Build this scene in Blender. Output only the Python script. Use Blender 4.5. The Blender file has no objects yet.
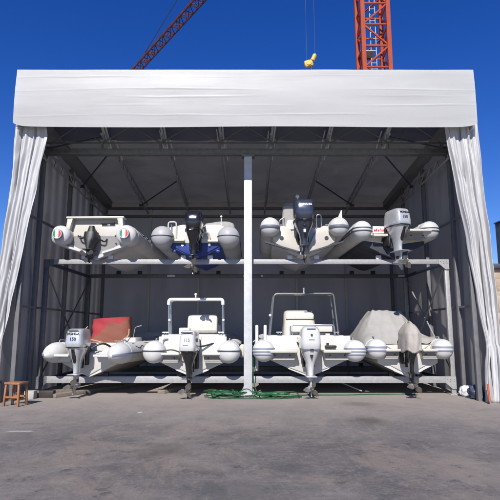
import bpy, bmesh, math, random
from mathutils import Vector, Matrix, noise
random.seed(7)
SC = bpy.context.scene
COL = SC.collection
PI = math.pi
R = math.radians

# ------------------------------------------------------------------ camera model
CAM_H, PITCH, F = 1.55, R(9.09), 500.0
def at(px, py, Y):
    """pixel of the 500 px photograph -> world point on the plane at distance Y"""
    u, v = (px - 250) / F, (250 - py) / F
    dy = math.cos(PITCH) - v * math.sin(PITCH)
    t = Y / dy
    return Vector((u * t, Y, CAM_H + t * (math.sin(PITCH) + v * math.cos(PITCH))))

# ------------------------------------------------------------------ materials
def mat(name, col, rough=0.5, metal=0.0, var=0.12, scale=3.0, bump=0.0, bscale=40.0,
        dirt=None, dirt_amt=0.0, dscale=1.5, stretch=(1, 1, 1), coat=0.0, translucent=0.0, spec=0.5):
    m = bpy.data.materials.new(name); m.use_nodes = True
    nt = m.node_tree; N = nt.nodes; L = nt.links
    b = N['Principled BSDF']
    b.inputs['Metallic'].default_value = metal
    b.inputs['Specular IOR Level'].default_value = spec
    if coat:
        b.inputs['Coat Weight'].default_value = coat; b.inputs['Coat Roughness'].default_value = 0.08
    tc = N.new('ShaderNodeTexCoord'); mp = N.new('ShaderNodeMapping'); mp.inputs['Scale'].default_value = stretch
    L.new(tc.outputs['Object'], mp.inputs['Vector'])
    n1 = N.new('ShaderNodeTexNoise'); n1.inputs['Scale'].default_value = scale; n1.inputs['Detail'].default_value = 6
    L.new(mp.outputs[0], n1.inputs['Vector'])
    cr = N.new('ShaderNodeValToRGB')
    c = Vector(col[:3])
    lo, hi = c * (1 - var), c * (1 + var * 0.6)
    cr.color_ramp.elements[0].position = 0.3; cr.color_ramp.elements[1].position = 0.7
    cr.color_ramp.elements[0].color = (*lo, 1); cr.color_ramp.elements[1].color = (*hi, 1)
    L.new(n1.outputs['Fac'], cr.inputs['Fac'])
    out = cr.outputs['Color']
    if dirt:
        n2 = N.new('ShaderNodeTexNoise'); n2.inputs['Scale'].default_value = dscale; n2.inputs['Detail'].default_value = 9
        n2.inputs['Roughness'].default_value = 0.68
        L.new(mp.outputs[0], n2.inputs['Vector'])
        r2 = N.new('ShaderNodeValToRGB'); r2.color_ramp.elements[0].position = 0.47; r2.color_ramp.elements[1].position = 0.72
        r2.color_ramp.elements[1].color = (dirt_amt,) * 3 + (1,)
        L.new(n2.outputs['Fac'], r2.inputs['Fac'])
        mx = N.new('ShaderNodeMixRGB'); mx.inputs['Color2'].default_value = (*dirt, 1)
        L.new(r2.outputs['Color'], mx.inputs['Fac']); L.new(out, mx.inputs['Color1']); out = mx.outputs['Color']
    L.new(out, b.inputs['Base Color'])
    rr = N.new('ShaderNodeMapRange'); rr.inputs['To Min'].default_value = max(0.03, rough - 0.1); rr.inputs['To Max'].default_value = min(1, rough + 0.12)
    L.new(n1.outputs['Fac'], rr.inputs['Value']); L.new(rr.outputs[0], b.inputs['Roughness'])
    if bump:
        n3 = N.new('ShaderNodeTexNoise'); n3.inputs['Scale'].default_value = bscale; n3.inputs['Detail'].default_value = 5
        L.new(mp.outputs[0], n3.inputs['Vector'])
        bp = N.new('ShaderNodeBump'); bp.inputs['Strength'].default_value = bump; bp.inputs['Distance'].default_value = 0.02
        L.new(n3.outputs['Fac'], bp.inputs['Height']); L.new(bp.outputs[0], b.inputs['Normal'])
    if translucent:
        tr = N.new('ShaderNodeBsdfTranslucent'); L.new(out, tr.inputs['Color'])
        ms = N.new('ShaderNodeMixShader'); ms.inputs[0].default_value = translucent
        L.new(b.outputs[0], ms.inputs[1]); L.new(tr.outputs[0], ms.inputs[2])
        L.new(ms.outputs[0], N['Material Output'].inputs['Surface'])
    return m

M = {}
M['fascia'] = mat('fascia_pvc', (.75, .75, .745), .45, var=.05, scale=1.2, bump=.12, bscale=2.6, stretch=(.25, 1, 2.2), dirt=(.5, .49, .47), dirt_amt=.35, dscale=1.0)
M['curtain'] = mat('curtain_pvc', (.46, .46, .465), .5, var=.07, scale=2.0, bump=.25, bscale=6, stretch=(2, 2, .3), dirt=(.42, .40, .38), dirt_amt=.45, dscale=1.3)
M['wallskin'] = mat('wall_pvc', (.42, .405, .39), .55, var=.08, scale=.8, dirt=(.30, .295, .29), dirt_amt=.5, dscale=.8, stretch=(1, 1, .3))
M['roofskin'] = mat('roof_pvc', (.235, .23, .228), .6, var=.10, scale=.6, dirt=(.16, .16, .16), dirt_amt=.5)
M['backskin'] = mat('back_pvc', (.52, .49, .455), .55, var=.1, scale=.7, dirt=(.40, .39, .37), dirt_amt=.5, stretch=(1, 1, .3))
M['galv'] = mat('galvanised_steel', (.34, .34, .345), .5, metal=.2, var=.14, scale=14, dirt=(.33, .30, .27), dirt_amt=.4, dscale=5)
M['galvdark'] = mat('dull_shaded_steel', (.15, .15, .152), .5, metal=.4, var=.2, scale=9)  # duller steel, also used to paint shade onto rack members
M['postgrey'] = mat('grey_painted_steel', (.16, .16, .17), .5, metal=.1, var=.12, scale=6)
M['trussgrey'] = mat('grey_truss_tube', (.36, .36, .37), .45, metal=.2, var=.2, scale=9)
M['polewhite'] = mat('white_pole_lit_strut', (.53, .54, .55), .5, metal=.15, var=.1, scale=9, dirt=(.42, .42, .42), dirt_amt=.5, dscale=6)
M['navysteel'] = mat('navy_painted_steel', (.045, .055, .10), .5, var=.2, scale=6)
M['gel'] = mat('white_gelcoat', (.55, .54, .51), .22, var=.05, scale=2.5, dirt=(.48, .44, .37), dirt_amt=.45, dscale=2.4, coat=.3)
M['cream'] = mat('cream_gelcoat', (.51, .485, .43), .28, var=.06, scale=2.5, dirt=(.42, .38, .31), dirt_amt=.5, dscale=2.6, coat=.2)
M['bluehull'] = mat('blue_antifouling', (.015, .04, .23), .4, var=.25, scale=5, dirt=(.05, .08, .2), dirt_amt=.6, dscale=5)
M['darkhull'] = mat('dark_antifouling', (.03, .033, .045), .55, var=.3, scale=5, dirt=(.09, .09, .10), dirt_amt=.5, dscale=4)
M['greyhull'] = mat('grey_white_hull', (.52, .52, .53), .3, var=.1, scale=3, dirt=(.3, .28, .25), dirt_amt=.6, dscale=3)
M['tubewhite'] = mat('white_hypalon', (.57, .57, .565), .48, var=.05, scale=3, bump=.05, bscale=8, dirt=(.45, .43, .40), dirt_amt=.75, dscale=2.2)
M['tubegrey'] = mat('grey_hypalon', (.36, .36, .375), .5, var=.07, scale=3, bump=.05, bscale=8, dirt=(.3, .29, .28), dirt_amt=.75, dscale=2)
M['tubelight'] = mat('light_grey_hypalon', (.52, .52, .52), .5, var=.06, scale=3, bump=.05, bscale=8, dirt=(.36, .35, .33), dirt_amt=.75, dscale=2)
M['strakegrey'] = mat('grey_rubber_strip', (.23, .25, .31), .55, var=.1)
M['bandslate'] = mat('slate_rubber_band', (.11, .12, .15), .55, var=.1)
M['strakedark'] = mat('dark_rubber_strip', (.045, .05, .07), .55, var=.1)
M['black'] = mat('black_plastic', (.012, .012, .014), .5, var=.2, scale=6, dirt=(.06, .06, .06), dirt_amt=.5, dscale=7)
M['blackgloss'] = mat('black_gloss_paint', (.012, .012, .015), .18, var=.15, coat=.5)
M['navy'] = mat('dark_blue_metallic_paint', (.042, .048, .075), .25, metal=.35, var=.12, coat=.6)
M['silver'] = mat('silver_paint', (.50, .515, .53), .28, metal=.35, var=.06, coat=.5, dirt=(.3, .3, .29), dirt_amt=.3, dscale=5)
M['whitepaint'] = mat('white_engine_paint', (.54, .54, .535), .2, var=.04, coat=.5, dirt=(.5, .48, .44), dirt_amt=.35, dscale=4)
M['steel'] = mat('stainless_tube', (.50, .51, .53), .25, metal=.9, var=.08)
M['darksteel'] = mat('dull_arch_tube', (.20, .205, .215), .35, metal=.6, var=.12)
M['bronze'] = mat('propeller_alloy', (.30, .28, .25), .35, metal=.8, var=.2, scale=8)
M['vinyl'] = mat('cream_vinyl', (.55, .525, .46), .45, var=.05, dirt=(.45, .41, .33), dirt_amt=.4, dscale=3, bump=.1, bscale=20)
M['greyplate'] = mat('grey_non_slip', (.30, .285, .265), .7, var=.15, scale=20, bump=.1, bscale=90)
M['tarp'] = mat('faded_grey_tarp', (.31, .30, .285), .8, var=.1, scale=3, bump=.25, bscale=14, dirt=(.26, .24, .21), dirt_amt=.6, dscale=2.4)
M['beigecanvas'] = mat('beige_canvas', (.36, .33, .295), .8, var=.08, bump=.3, bscale=18, dirt=(.37, .32, .28), dirt_amt=.5, dscale=4)
M['hose'] = mat('green_hose', (.012, .085, .03), .4, var=.2, scale=12)
M['wood'] = mat('stool_wood', (.30, .125, .05), .5, var=.3, scale=9, stretch=(1, 1, .3))
M['timber'] = mat('old_timber', (.21, .175, .14), .8, var=.3, scale=7, bump=.4, bscale=20, stretch=(.3, 3, 3))
M['darkwood'] = mat('dark_brown_wood', (.03, .022, .02), .6, var=.3, scale=7)
M['concrete'] = mat('concrete_block', (.36, .34, .31), .85, var=.15, scale=9, bump=.3, bscale=50)
M['orange'] = mat('crane_orange_red', (.34, .05, .02), .55, spec=.2, var=.18, scale=2.5, dirt=(.22, .06, .04), dirt_amt=.6, dscale=2)
M['yellow'] = mat('hook_yellow', (.62, .42, .06), .5, var=.15, dirt=(.2, .14, .04), dirt_amt=.6, dscale=3)
M['jibshade'] = mat('jib_shaded_red', (.085, .03, .032), .7, spec=.2, var=.25, scale=2)  # crane red darkened to paint in the shade on the jib
M['cable'] = mat('wire_rope', (.05, .05, .055), .6)
M['rope'] = mat('tan_rope', (.45, .34, .22), .85, var=.2, scale=20)
M['white'] = mat('white_vinyl_print', (.66, .66, .66), .5, var=.03)
M['red'] = mat('red_print', (.55, .03, .04), .5, var=.08)
M['green'] = mat('green_print', (.01, .22, .07), .5, var=.08)
M['bag'] = mat('white_plastic_bag', (.62, .63, .66), .4, var=.15, bump=.5, bscale=16)
M['orangeplastic'] = mat('orange_plastic', (.42, .085, .03), .45, var=.1)
M['lamp'] = mat('lamp_plastic', (.68, .68, .66), .3)
M['darkglass'] = mat('dark_cab_glass', (.02, .025, .03), .08)
M['darkmetal'] = mat('dark_weathered_metal', (.035, .04, .055), .6, var=.25)

def red_canvas():
    m = mat('red_faded_canvas', (.19, .062, .038), .8, var=.15, scale=4, bump=.3, bscale=18)
    nt = m.node_tree; N = nt.nodes; L = nt.links
    b = N['Principled BSDF']; base = b.inputs['Base Color'].links[0].from_socket
    tc = N['Texture Coordinate']
    sx = N.new('ShaderNodeSeparateXYZ'); L.new(tc.outputs['Object'], sx.inputs[0])
    n = N.new('ShaderNodeTexNoise'); n.inputs['Scale'].default_value = 2.2; L.new(tc.outputs['Object'], n.inputs['Vector'])
    a = N.new('ShaderNodeMath'); a.operation = 'MULTIPLY_ADD'; L.new(sx.outputs['Z'], a.inputs[0]); a.inputs[1].default_value = 1.0; L.new(n.outputs['Fac'], a.inputs[2])
    a2 = N.new('ShaderNodeMath'); a2.operation = 'MULTIPLY_ADD'; L.new(sx.outputs['X'], a2.inputs[0]); a2.inputs[1].default_value = -.5; L.new(a.outputs[0], a2.inputs[2])
    r = N.new('ShaderNodeValToRGB'); r.color_ramp.elements[0].position = .98; r.color_ramp.elements[1].position = 1.0
    L.new(a2.outputs[0], r.inputs['Fac'])
    mx = N.new('ShaderNodeMixRGB'); mx.inputs['Color2'].default_value = (.28, .024, .032, 1)
    L.new(r.outputs['Color'], mx.inputs['Fac']); L.new(base, mx.inputs['Color1']); L.new(mx.outputs[0], b.inputs['Base Color'])
    return m
M['redcanvas'] = red_canvas()

def stone():
    m = bpy.data.materials.new('rubble_stone'); m.use_nodes = True
    nt = m.node_tree; N = nt.nodes; L = nt.links; b = N['Principled BSDF']
    tc = N.new('ShaderNodeTexCoord'); v = N.new('ShaderNodeTexVoronoi'); v.inputs['Scale'].default_value = 2.6
    mp = N.new('ShaderNodeMapping'); mp.inputs['Scale'].default_value = (1, 1, 1.7)
    L.new(tc.outputs['Object'], mp.inputs[0]); L.new(mp.outputs[0], v.inputs['Vector'])
    r = N.new('ShaderNodeValToRGB'); r.color_ramp.elements[0].color = (.24, .17, .115, 1); r.color_ramp.elements[1].color = (.45, .36, .26, 1)
    L.new(v.outputs['Color'], r.inputs['Fac']); L.new(r.outputs[0], b.inputs['Base Color'])
    v2 = N.new('ShaderNodeTexVoronoi'); v2.feature = 'DISTANCE_TO_EDGE'; v2.inputs['Scale'].default_value = 2.6; L.new(mp.outputs[0], v2.inputs['Vector'])
    bp = N.new('ShaderNodeBump'); bp.inputs['Strength'].default_value = .6; bp.inputs['Distance'].default_value = .06
    L.new(v2.outputs[0], bp.inputs['Height']); L.new(bp.outputs[0], b.inputs['Normal']); b.inputs['Roughness'].default_value = .9
    return m
M['stone'] = stone()

def ground_mat():
    m = bpy.data.materials.new('worn_concrete_yard'); m.use_nodes = True
    nt = m.node_tree; N = nt.nodes; L = nt.links; b = N['Principled BSDF']
    tc = N.new('ShaderNodeTexCoord')
    def nz(scale, detail, rough, st=(1, 1, 1), dist=0.0):
        mp = N.new('ShaderNodeMapping'); mp.inputs['Scale'].default_value = st
        L.new(tc.outputs['Object'], mp.inputs[0])
        n = N.new('ShaderNodeTexNoise'); n.inputs['Scale'].default_value = scale; n.inputs['Detail'].default_value = detail
        n.inputs['Roughness'].default_value = rough; n.inputs['Distortion'].default_value = dist
        L.new(mp.outputs[0], n.inputs['Vector']); return n.outputs['Fac']
    def ramp(s, p0, p1, c0, c1):
        r = N.new('ShaderNodeValToRGB'); e = r.color_ramp.elements
        e[0].position, e[1].position = p0, p1; e[0].color, e[1].color = (*c0, 1), (*c1, 1)
        L.new(s, r.inputs[0]); return r.outputs[0]
    def mix(f, a, c, mode='MIX'):
        x = N.new('ShaderNodeMixRGB'); x.blend_type = mode
        if isinstance(f, float): x.inputs[0].default_value = f
        else: L.new(f, x.inputs[0])
        for s, i in ((a, 1), (c, 2)):
            if isinstance(s, tuple): x.inputs[i].default_value = (*s, 1)
            else: L.new(s, x.inputs[i])
        return x.outputs[0]
    k = (0, 0, 0); w = (1, 1, 1)
    base = ramp(nz(.55, 10, .72), .40, .60, (.070, .065, .067), (.155, .138, .131))
    base = mix(ramp(nz(.22, 6, .6, (1, .6, 1)), .48, .56, k, (.72,) * 3), base, (.070, .069, .076))
    base = mix(ramp(nz(1.1, 9, .72, (.7, .45, 1), .7), .51, .60, k, (.62,) * 3), base, (.180, .145, .127))
    base = mix(ramp(nz(2.6, 10, .78), .555, .625, k, (.8,) * 3), base, (.042, .039, .041))
    base = mix(ramp(nz(6.5, 9, .8, (1, .55, 1)), .52, .62, k, (.6,) * 3), base, (.185, .165, .155))
    base = mix(ramp(nz(22, 8, .85), .50, .66, k, (.65,) * 3), base, (.215, .195, .188))
    base = mix(ramp(nz(55, 6, .85), .34, .48, (.7,) * 3, k), base, (.042, .040, .041))
    base = mix(ramp(nz(130, 4, .8), .56, .68, k, (.6,) * 3), base, (.26, .245, .24))
    base = mix(ramp(nz(1.0, 8, .7, (5, .35, 1), .3), .56, .66, k, (.30,) * 3), base, (.055, .052, .053))
    base = mix(ramp(nz(1.0, 8, .75, (.5, 4.5, 1), .5), .55, .66, k, (.35,) * 3), base, (.21, .185, .172))
    base = mix(ramp(nz(180, 3, .8), .28, .42, (.5,) * 3, k), base, (.035, .034, .035))
    # hairline cracks
    cv = N.new('ShaderNodeTexVoronoi'); cv.feature = 'DISTANCE_TO_EDGE'; cv.inputs['Scale'].default_value = .32
    wv = N.new('ShaderNodeMixRGB'); wv.inputs[0].default_value = .22; wn = N.new('ShaderNodeTexNoise'); wn.inputs['Scale'].default_value = 2.2; wn.inputs['Detail'].default_value = 6
    L.new(tc.outputs['Object'], wn.inputs['Vector']); L.new(tc.outputs['Object'], wv.inputs[1]); L.new(wn.outputs['Color'], wv.inputs[2]); L.new(wv.outputs[0], cv.inputs['Vector'])
    base = mix(ramp(cv.outputs['Distance'], .0008, .003, (.22,) * 3, k), base, (.05, .048, .048))
    # ground colour paler towards the shelter
    sx = N.new('ShaderNodeSeparateXYZ'); L.new(tc.outputs['Object'], sx.inputs[0])
    ad = N.new('ShaderNodeMath'); ad.operation = 'MULTIPLY_ADD'; ad.inputs[1].default_value = 3.2
    L.new(nz(.7, 6, .6), ad.inputs[0]); L.new(sx.outputs['Y'], ad.inputs[2])
    mr = N.new('ShaderNodeMapRange'); mr.inputs['From Min'].default_value = 8.8; mr.inputs['From Max'].default_value = 14; L.new(ad.outputs[0], mr.inputs[0])
    mm = N.new('ShaderNodeMath'); mm.operation = 'MULTIPLY'; mm.inputs[1].default_value = .72; L.new(mr.outputs[0], mm.inputs[0])
    base = mix(mm.outputs[0], base, (.285, .252, .238))
    # dark patched spots and a chalk scuff
    def spot(x, y, rx, ry, c, amt, soft=.35):
        nonlocal base
        mp = N.new('ShaderNodeMapping'); mp.vector_type = 'TEXTURE'
        mp.inputs['Location'].default_value = (x, y, 0); mp.inputs['Scale'].default_value = (rx, ry, 1)
        L.new(tc.outputs['Object'], mp.inputs[0])
        ln = N.new('ShaderNodeVectorMath'); ln.operation = 'LENGTH'; L.new(mp.outputs[0], ln.inputs[0])
        s = N.new('ShaderNodeMath'); s.operation = 'MULTIPLY_ADD'; s.inputs[1].default_value = 1.2
        L.new(nz(5.5, 7, .7), s.inputs[0]); L.new(ln.outputs['Value'], s.inputs[2])
        hf = N.new('ShaderNodeMath'); hf.operation = 'MULTIPLY'; hf.inputs[1].default_value = .5; L.new(s.outputs[0], hf.inputs[0]); s = hf
        base = mix(ramp(s.outputs[0], .625 - soft / 2, .75, (amt,) * 3, k), base, c)
    spot(2.05, 9.0, .42, .55, (.07, .06, .052), .75)
    spot(-1.15, 6.9, .5, .6, (.085, .07, .066), .6)
    spot(.45, 6.0, .35, .35, (.06, .06, .064), .65)
    spot(-.2, 5.2, .9, .45, (.075, .075, .08), .55)
    spot(-1.6, 6.0, .25, .2, (.06, .06, .062), .6)
    spot(2.3, 11.0, .5, .5, (.1, .09, .085), .6)
    spot(-3.55, 8.1, .28, .06, (.34, .33, .32), .8, .25)
    spot(-2.1, 9.9, .06, .12, (.4, .38, .37), .7, .25)
    base = mix(1.0, base, (1.27, 1.26, 1.19), 'MULTIPLY')
    L.new(base, b.inputs['Base Color'])
    L.new(ramp(nz(2, 6, .7), .3, .7, (.62,) * 3, (.9,) * 3), b.inputs['Roughness'])
    b.inputs['Specular IOR Level'].default_value = .35
    hgt = N.new('ShaderNodeMath'); hgt.operation = 'ADD'; L.new(nz(70, 6, .75), hgt.inputs[0]); L.new(nz(7, 8, .7), hgt.inputs[1])
    bp = N.new('ShaderNodeBump'); bp.inputs['Strength'].default_value = .5; bp.inputs['Distance'].default_value = .012
    L.new(hgt.outputs[0], bp.inputs['Height']); L.new(bp.outputs[0], b.inputs['Normal'])
    return m
M['ground'] = ground_mat()

# ------------------------------------------------------------------ mesh helpers
class MB:
    def __init__(self): self.bm = bmesh.new()
    def face(self, vs):
        try: return self.bm.faces.new(vs)
        except ValueError: return None
    def box(self, c, s, rot=None, bevel=0.0):
        mt = Matrix.Translation(Vector(c))
        if rot is not None: mt = mt @ rot.to_4x4()
        mt = mt @ Matrix.Diagonal((s[0], s[1], s[2], 1))
        g = bmesh.ops.create_cube(self.bm, size=1, matrix=mt)
        if bevel:
            es = list({e for v in g['verts'] for e in v.link_edges})
            bmesh.ops.bevel(self.bm, geom=es, offset=bevel, segments=2, affect='EDGES', profile=.5)
        return self
    def bar(self, a, b, w, h, bevel=0.0, up=(0, 0, 1)):
        a, b = Vector(a), Vector(b); d = b - a
        z = d.normalized(); u = Vector(up)
        if abs(z.dot(u)) > .98: u = Vector((0, 1, 0))
        x = u.cross(z).normalized(); y = z.cross(x)
        return self.box((a + b) / 2, (w, h, d.length), Matrix((x, y, z)).transposed(), bevel)
    def tube(self, pts, r, seg=10, cap=True, closed=False):
        pts = [Vector(p) for p in pts]; n = len(pts)
        rs = r if isinstance(r, (list, tuple)) else [r] * n
        rings = []; prev = None
        for i, p in enumerate(pts):
            if closed: t = pts[(i + 1) % n] - pts[i - 1]
            else: t = pts[min(i + 1, n - 1)] - pts[max(i - 1, 0)]
            if t.length < 1e-9: t = Vector((0, 0, 1))
            t.normalize()
            if prev is None:
                u = Vector((0, 0, 1)) if abs(t.z) < .9 else Vector((0, 1, 0))
            else: u = prev
            s = t.cross(u)
            if s.length < 1e-6: s = t.cross(Vector((1, 0, .1)))
            s.normalize(); u = s.cross(t).normalized(); prev = u
            rings.append([self.bm.verts.new(p + (s * math.cos(2 * PI * k / seg) + u * math.sin(2 * PI * k / seg)) * rs[i]) for k in range(seg)])
        m = n if closed else n - 1
        for i in range(m):
            A, B = rings[i], rings[(i + 1) % n]
            for k in range(seg): self.face([A[k], B[k], B[(k + 1) % seg], A[(k + 1) % seg]])
        if cap and not closed:
            self.face(rings[0]); self.face(rings[-1][::-1])
        return self
    def rings(self, rr, cap=True, closed_ring=True):
        V = [[self.bm.verts.new(p) for p in r] for r in rr]
        n = len(V[0])
        for i in range(len(V) - 1):
            for k in range(n if closed_ring else n - 1):
                self.face([V[i][k], V[i][(k + 1) % n], V[i + 1][(k + 1) % n], V[i + 1][k]])
        if cap: self.face(V[0][::-1]); self.face(V[-1])
        return V
    def loft(self, secs, seg=28):
        """secs: (z, cx, cy, hx, hy, power)"""
        rr = []
        for z, cx, cy, hx, hy, p in secs:
            ring = []
            for k in range(seg):
                a = 2 * PI * k / seg; c, s = math.cos(a), math.sin(a)
                ring.append(Vector((cx + hx * math.copysign(abs(c) ** (2 / p), c), cy + hy * math.copysign(abs(s) ** (2 / p), s), z)))
            rr.append(ring)
        self.rings(rr); return self
    def prism(self, poly, y0, y1, axis='y', bevel=0.0):
        """poly of (x, z) extruded along y"""
        a = [self.bm.verts.new((x, y0, z)) for x, z in poly]; b = [self.bm.verts.new((x, y1, z)) for x, z in poly]
        n = len(poly); fs = [self.face(a), self.face(b[::-1])]
        for k in range(n): self.face([a[k], b[k], b[(k + 1) % n], a[(k + 1) % n]])
        if bevel:
            es = list({e for v in a + b for e in v.link_edges})
            bmesh.ops.bevel(self.bm, geom=es, offset=bevel, segments=2, affect='EDGES', profile=.5)
        return self
    def sphere(self, c, r, sc=(1, 1, 1), seg=16):
        mt = Matrix.Translation(Vector(c)) @ Matrix.Diagonal((sc[0], sc[1], sc[2], 1))
        bmesh.ops.create_uvsphere(self.bm, u_segments=seg, v_segments=max(6, seg // 2), radius=r, matrix=mt); return self
    def grid(self, fn, nu, nv):
        V = [[self.bm.verts.new(fn(i / nu, j / nv)) for i in range(nu + 1)] for j in range(nv + 1)]
        for j in range(nv):
            for i in range(nu): self.face([V[j][i], V[j][i + 1], V[j + 1][i + 1], V[j + 1][i]])
        return self
    def xf(self, mt): bmesh.ops.transform(self.bm, matrix=mt, verts=self.bm.verts); return self
    def build(self, name, m, parent=None, smooth=True, loc=None, angle=40, fix=True):
        if fix: bmesh.ops.recalc_face_normals(self.bm, faces=self.bm.faces)
        me = bpy.data.meshes.new(name); self.bm.to_mesh(me); self.bm.free()
        me.materials.append(m)
        if smooth:
            me.polygons.foreach_set('use_smooth', [True] * len(me.polygons))
            me.set_sharp_from_angle(angle=R(angle))
        o = bpy.data.objects.new(name, me); COL.objects.link(o)
        if parent: o.parent = parent
        if loc is not None: o.location = loc
        return o

def tag(o, label=None, cat=None, group=None, kind=None):
    if label: o['label'] = label
    if cat: o['category'] = cat
    if group: o['group'] = group
    if kind: o['kind'] = kind
    return o
def empty(name, loc, label, cat, group=None, rz=0.0):
    o = bpy.data.objects.new(name, None); COL.objects.link(o); o.empty_display_size = .2
    o.location = loc; o.rotation_euler = (0, 0, rz)
    return tag(o, label, cat, group)
def rounded(pts, r, n=5):
    pts = [Vector(p) for p in pts]; out = [pts[0]]
    for i in range(1, len(pts) - 1):
        p = pts[i]; a = (pts[i - 1] - p); b = (pts[i + 1] - p)
        rr = min(r, a.length * .48, b.length * .48)
        a = p + a.normalized() * rr; b = p + b.normalized() * rr
        for k in range(n + 1):
            t = k / n; out.append(a.lerp(p, t).lerp(p.lerp(b, t), t))
    out.append(pts[-1]); return out
def spline(pts, n=8):
    P = [Vector(p) for p in pts]; P = [P[0]] + P + [P[-1]]; out = []
    for i in range(1, len(P) - 2):
        for k in range(n):
            t = k / n; a, b, c, d = P[i - 1], P[i], P[i + 1], P[i + 2]
            out.append(.5 * ((2 * b) + (c - a) * t + (2 * a - 5 * b + 4 * c - d) * t * t + (3 * b - a - 3 * c + d) * t ** 3))
    out.append(P[-2]); return out
def lettering(text, m, parent, loc, size, rot=(PI / 2, 0, 0), name='lettering', ext=.0015, shear=0.0, bold=.0):
    cu = bpy.data.curves.new('t', 'FONT'); cu.body = text; cu.size = size; cu.align_x = 'CENTER'; cu.align_y = 'CENTER'
    cu.extrude = ext; cu.shear = shear; cu.offset = bold
    t = bpy.data.objects.new('t', cu); COL.objects.link(t)
    bpy.context.view_layer.update()
    me = bpy.data.meshes.new_from_object(t.evaluated_get(bpy.context.evaluated_depsgraph_get()))
    bpy.data.objects.remove(t); bpy.data.curves.remove(cu)
    me.materials.clear(); me.materials.append(m)
    o = bpy.data.objects.new(name, me); COL.objects.link(o); o.parent = parent; o.location = loc; o.rotation_euler = rot
    return o

# ------------------------------------------------------------------ ground
g = MB(); g.grid(lambda u, v: Vector((-260 + 520 * u, -120 + 640 * v, 0)), 26, 32)
tag(g.build('ground', M['ground'], smooth=False), kind='structure')

# ------------------------------------------------------------------ shelter
FY, PY_, BY = 11.15, 12.42, 18.3            # fascia plane, front frame plane, back wall
XL, XR = -5.47, 5.28
tl = at(17.5, 70, FY); tr = at(473, 70, FY); blc = at(13.5, 125, FY)
ZT, ZB = tl.z, at(250, 127, FY).z
sh = empty('boat_shelter', (0, FY, 0), 'tall open fronted boat shelter with white fabric band over a grey lined steel frame', 'shelter')
def kid(mb, name, m, **k):                 # part of the shelter given in world coordinates
    mb.xf(Matrix.Translation((0, -FY, 0))); return mb.build(name, m, sh, **k)

FX0, FX1 = tl.x, tr.x
def fascia_pt(u, v):
    x = FX0 + (FX1 - FX0) * u; z = ZT + (ZB - ZT) * v
    w = noise.noise(Vector((x * .28, z * 1.9, 3))) * .010 + noise.noise(Vector((x * .7 + 4, z * 4.0, 8))) * .004
    w += .002 * math.sin(z * 9 + noise.noise(Vector((x * .4, 1, 1))) * 5) * (.3 + .7 * v)
    w += -.012 * math.exp(-((v - .35) / .12) ** 2) * (.3 + .7 * noise.noise(Vector((x * .22, 0, 5))))
    for v0, am, sd_ in ((.12, .016, 1), (.36, .03, 2), (.47, .02, 3), (.63, .026, 4), (.80, .018, 5)):
        vc = v0 + .05 * noise.noise(Vector((x * .25, sd_, 7))) + .012 * noise.noise(Vector((x * 1.1, sd_, 2)))
        w -= .5 * am * max(0, .2 + noise.noise(Vector((x * .35, sd_ * 3, 1)))) * math.exp(-((v - vc) / .013) ** 2)
    e = min(u, 1 - u)
    zz = z + .012 * math.sin(x * .9 + 1) * (v > .9) * 1.0 * (v - .9) / .1
    if v > .9: zz += .09 * math.exp(-e / .012) * (v - .9) / .1
    if v < .1: zz += .006 * noise.noise(Vector((x * .8, 3, 3))) * (1 - v / .1)
    w *= min(1, v / .08)
    return Vector((x, FY - .012 + w - .05 * math.sin(PI * v) * .6, zz))
f = MB(); f.grid(fascia_pt, 240, 110)
bmesh.ops.solidify(f.bm, geom=f.bm.faces[:], thickness=.02)
kid(f, 'fascia_band', M['fascia'])
f = MB()                                    # hood behind the band: top, ends
f.box(((FX0 + FX1) / 2, FY + .455, ZT - .04), (FX1 - FX0 - .1, .9, .03))
f.box((FX0 + .06, FY + .46, (ZT + ZB) / 2 - .04), (.03, .8, ZT - ZB - .08)); f.box((FX1 - .06, FY + .46, (ZT + ZB) / 2 - .04), (.03, .8, ZT - ZB - .08))
f.box(((FX0 + FX1) / 2, FY + .9, (ZT + 6.95) / 2 + .0), (FX1 - FX0 - .1, .03, ZT - 6.95))
kid(f, 'fascia_hood', M['fascia'], smooth=False)
f = MB(); f.bar((FX0 + .05, FY + .1, ZB + .1), (FX1 - .05, FY + .1, ZB + .1), .07, .07); kid(f, 'fascia_rail', M['galvdark'], smooth=False)

RZ0, RZ1 = 6.95, 6.30                       # roof height front, back
rf = MB()
def roof_pt(u, v):
    x = XL - .02 + (XR - XL + .04) * u; y = FY + .07 + (BY - FY + .25) * v
    ph = ((u * 7.0) % 1.0)
    return Vector((x, y, RZ0 + (RZ1 - RZ0) * v - .05 * math.sin(PI * ph) - .02 * noise.noise(Vector((x, y, 0)))))
rf.grid(roof_pt, 84, 24); bmesh.ops.solidify(rf.bm, geom=rf.bm.faces[:], thickness=-.03)
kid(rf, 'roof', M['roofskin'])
def wall_mesh(x, sgn):
    w = MB()
    def fn(u, v):
        f0 = FY + .3 - .32 * (1 - v); y = f0 + (BY - f0) * u; z = .0 + (6.9 - .6 * u) * v
        rib = .014 * math.sin(y * 2 * PI / .55 + .6 * noise.noise(Vector((y, z * .25, 2))))
        return Vector((x + sgn * (rib + .05 * noise.noise(Vector((y * .7, z * .5, 9)))), y, z))
    w.grid(fn, 160, 16); bmesh.ops.solidify(w.bm, geom=w.bm.faces[:], thickness=.02); return w
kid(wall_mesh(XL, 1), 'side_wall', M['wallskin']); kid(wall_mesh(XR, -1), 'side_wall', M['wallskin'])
bw = MB()
def back_pt(u, v):
    x = XL - .14 + (XR - XL + .28) * u; z = .0 + 6.5 * v
    return Vector((x, BY + .025 * math.sin(x * 2 * PI / .9) + .05 * noise.noise(Vector((x * .6, z * .5, 4))), z))
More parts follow.
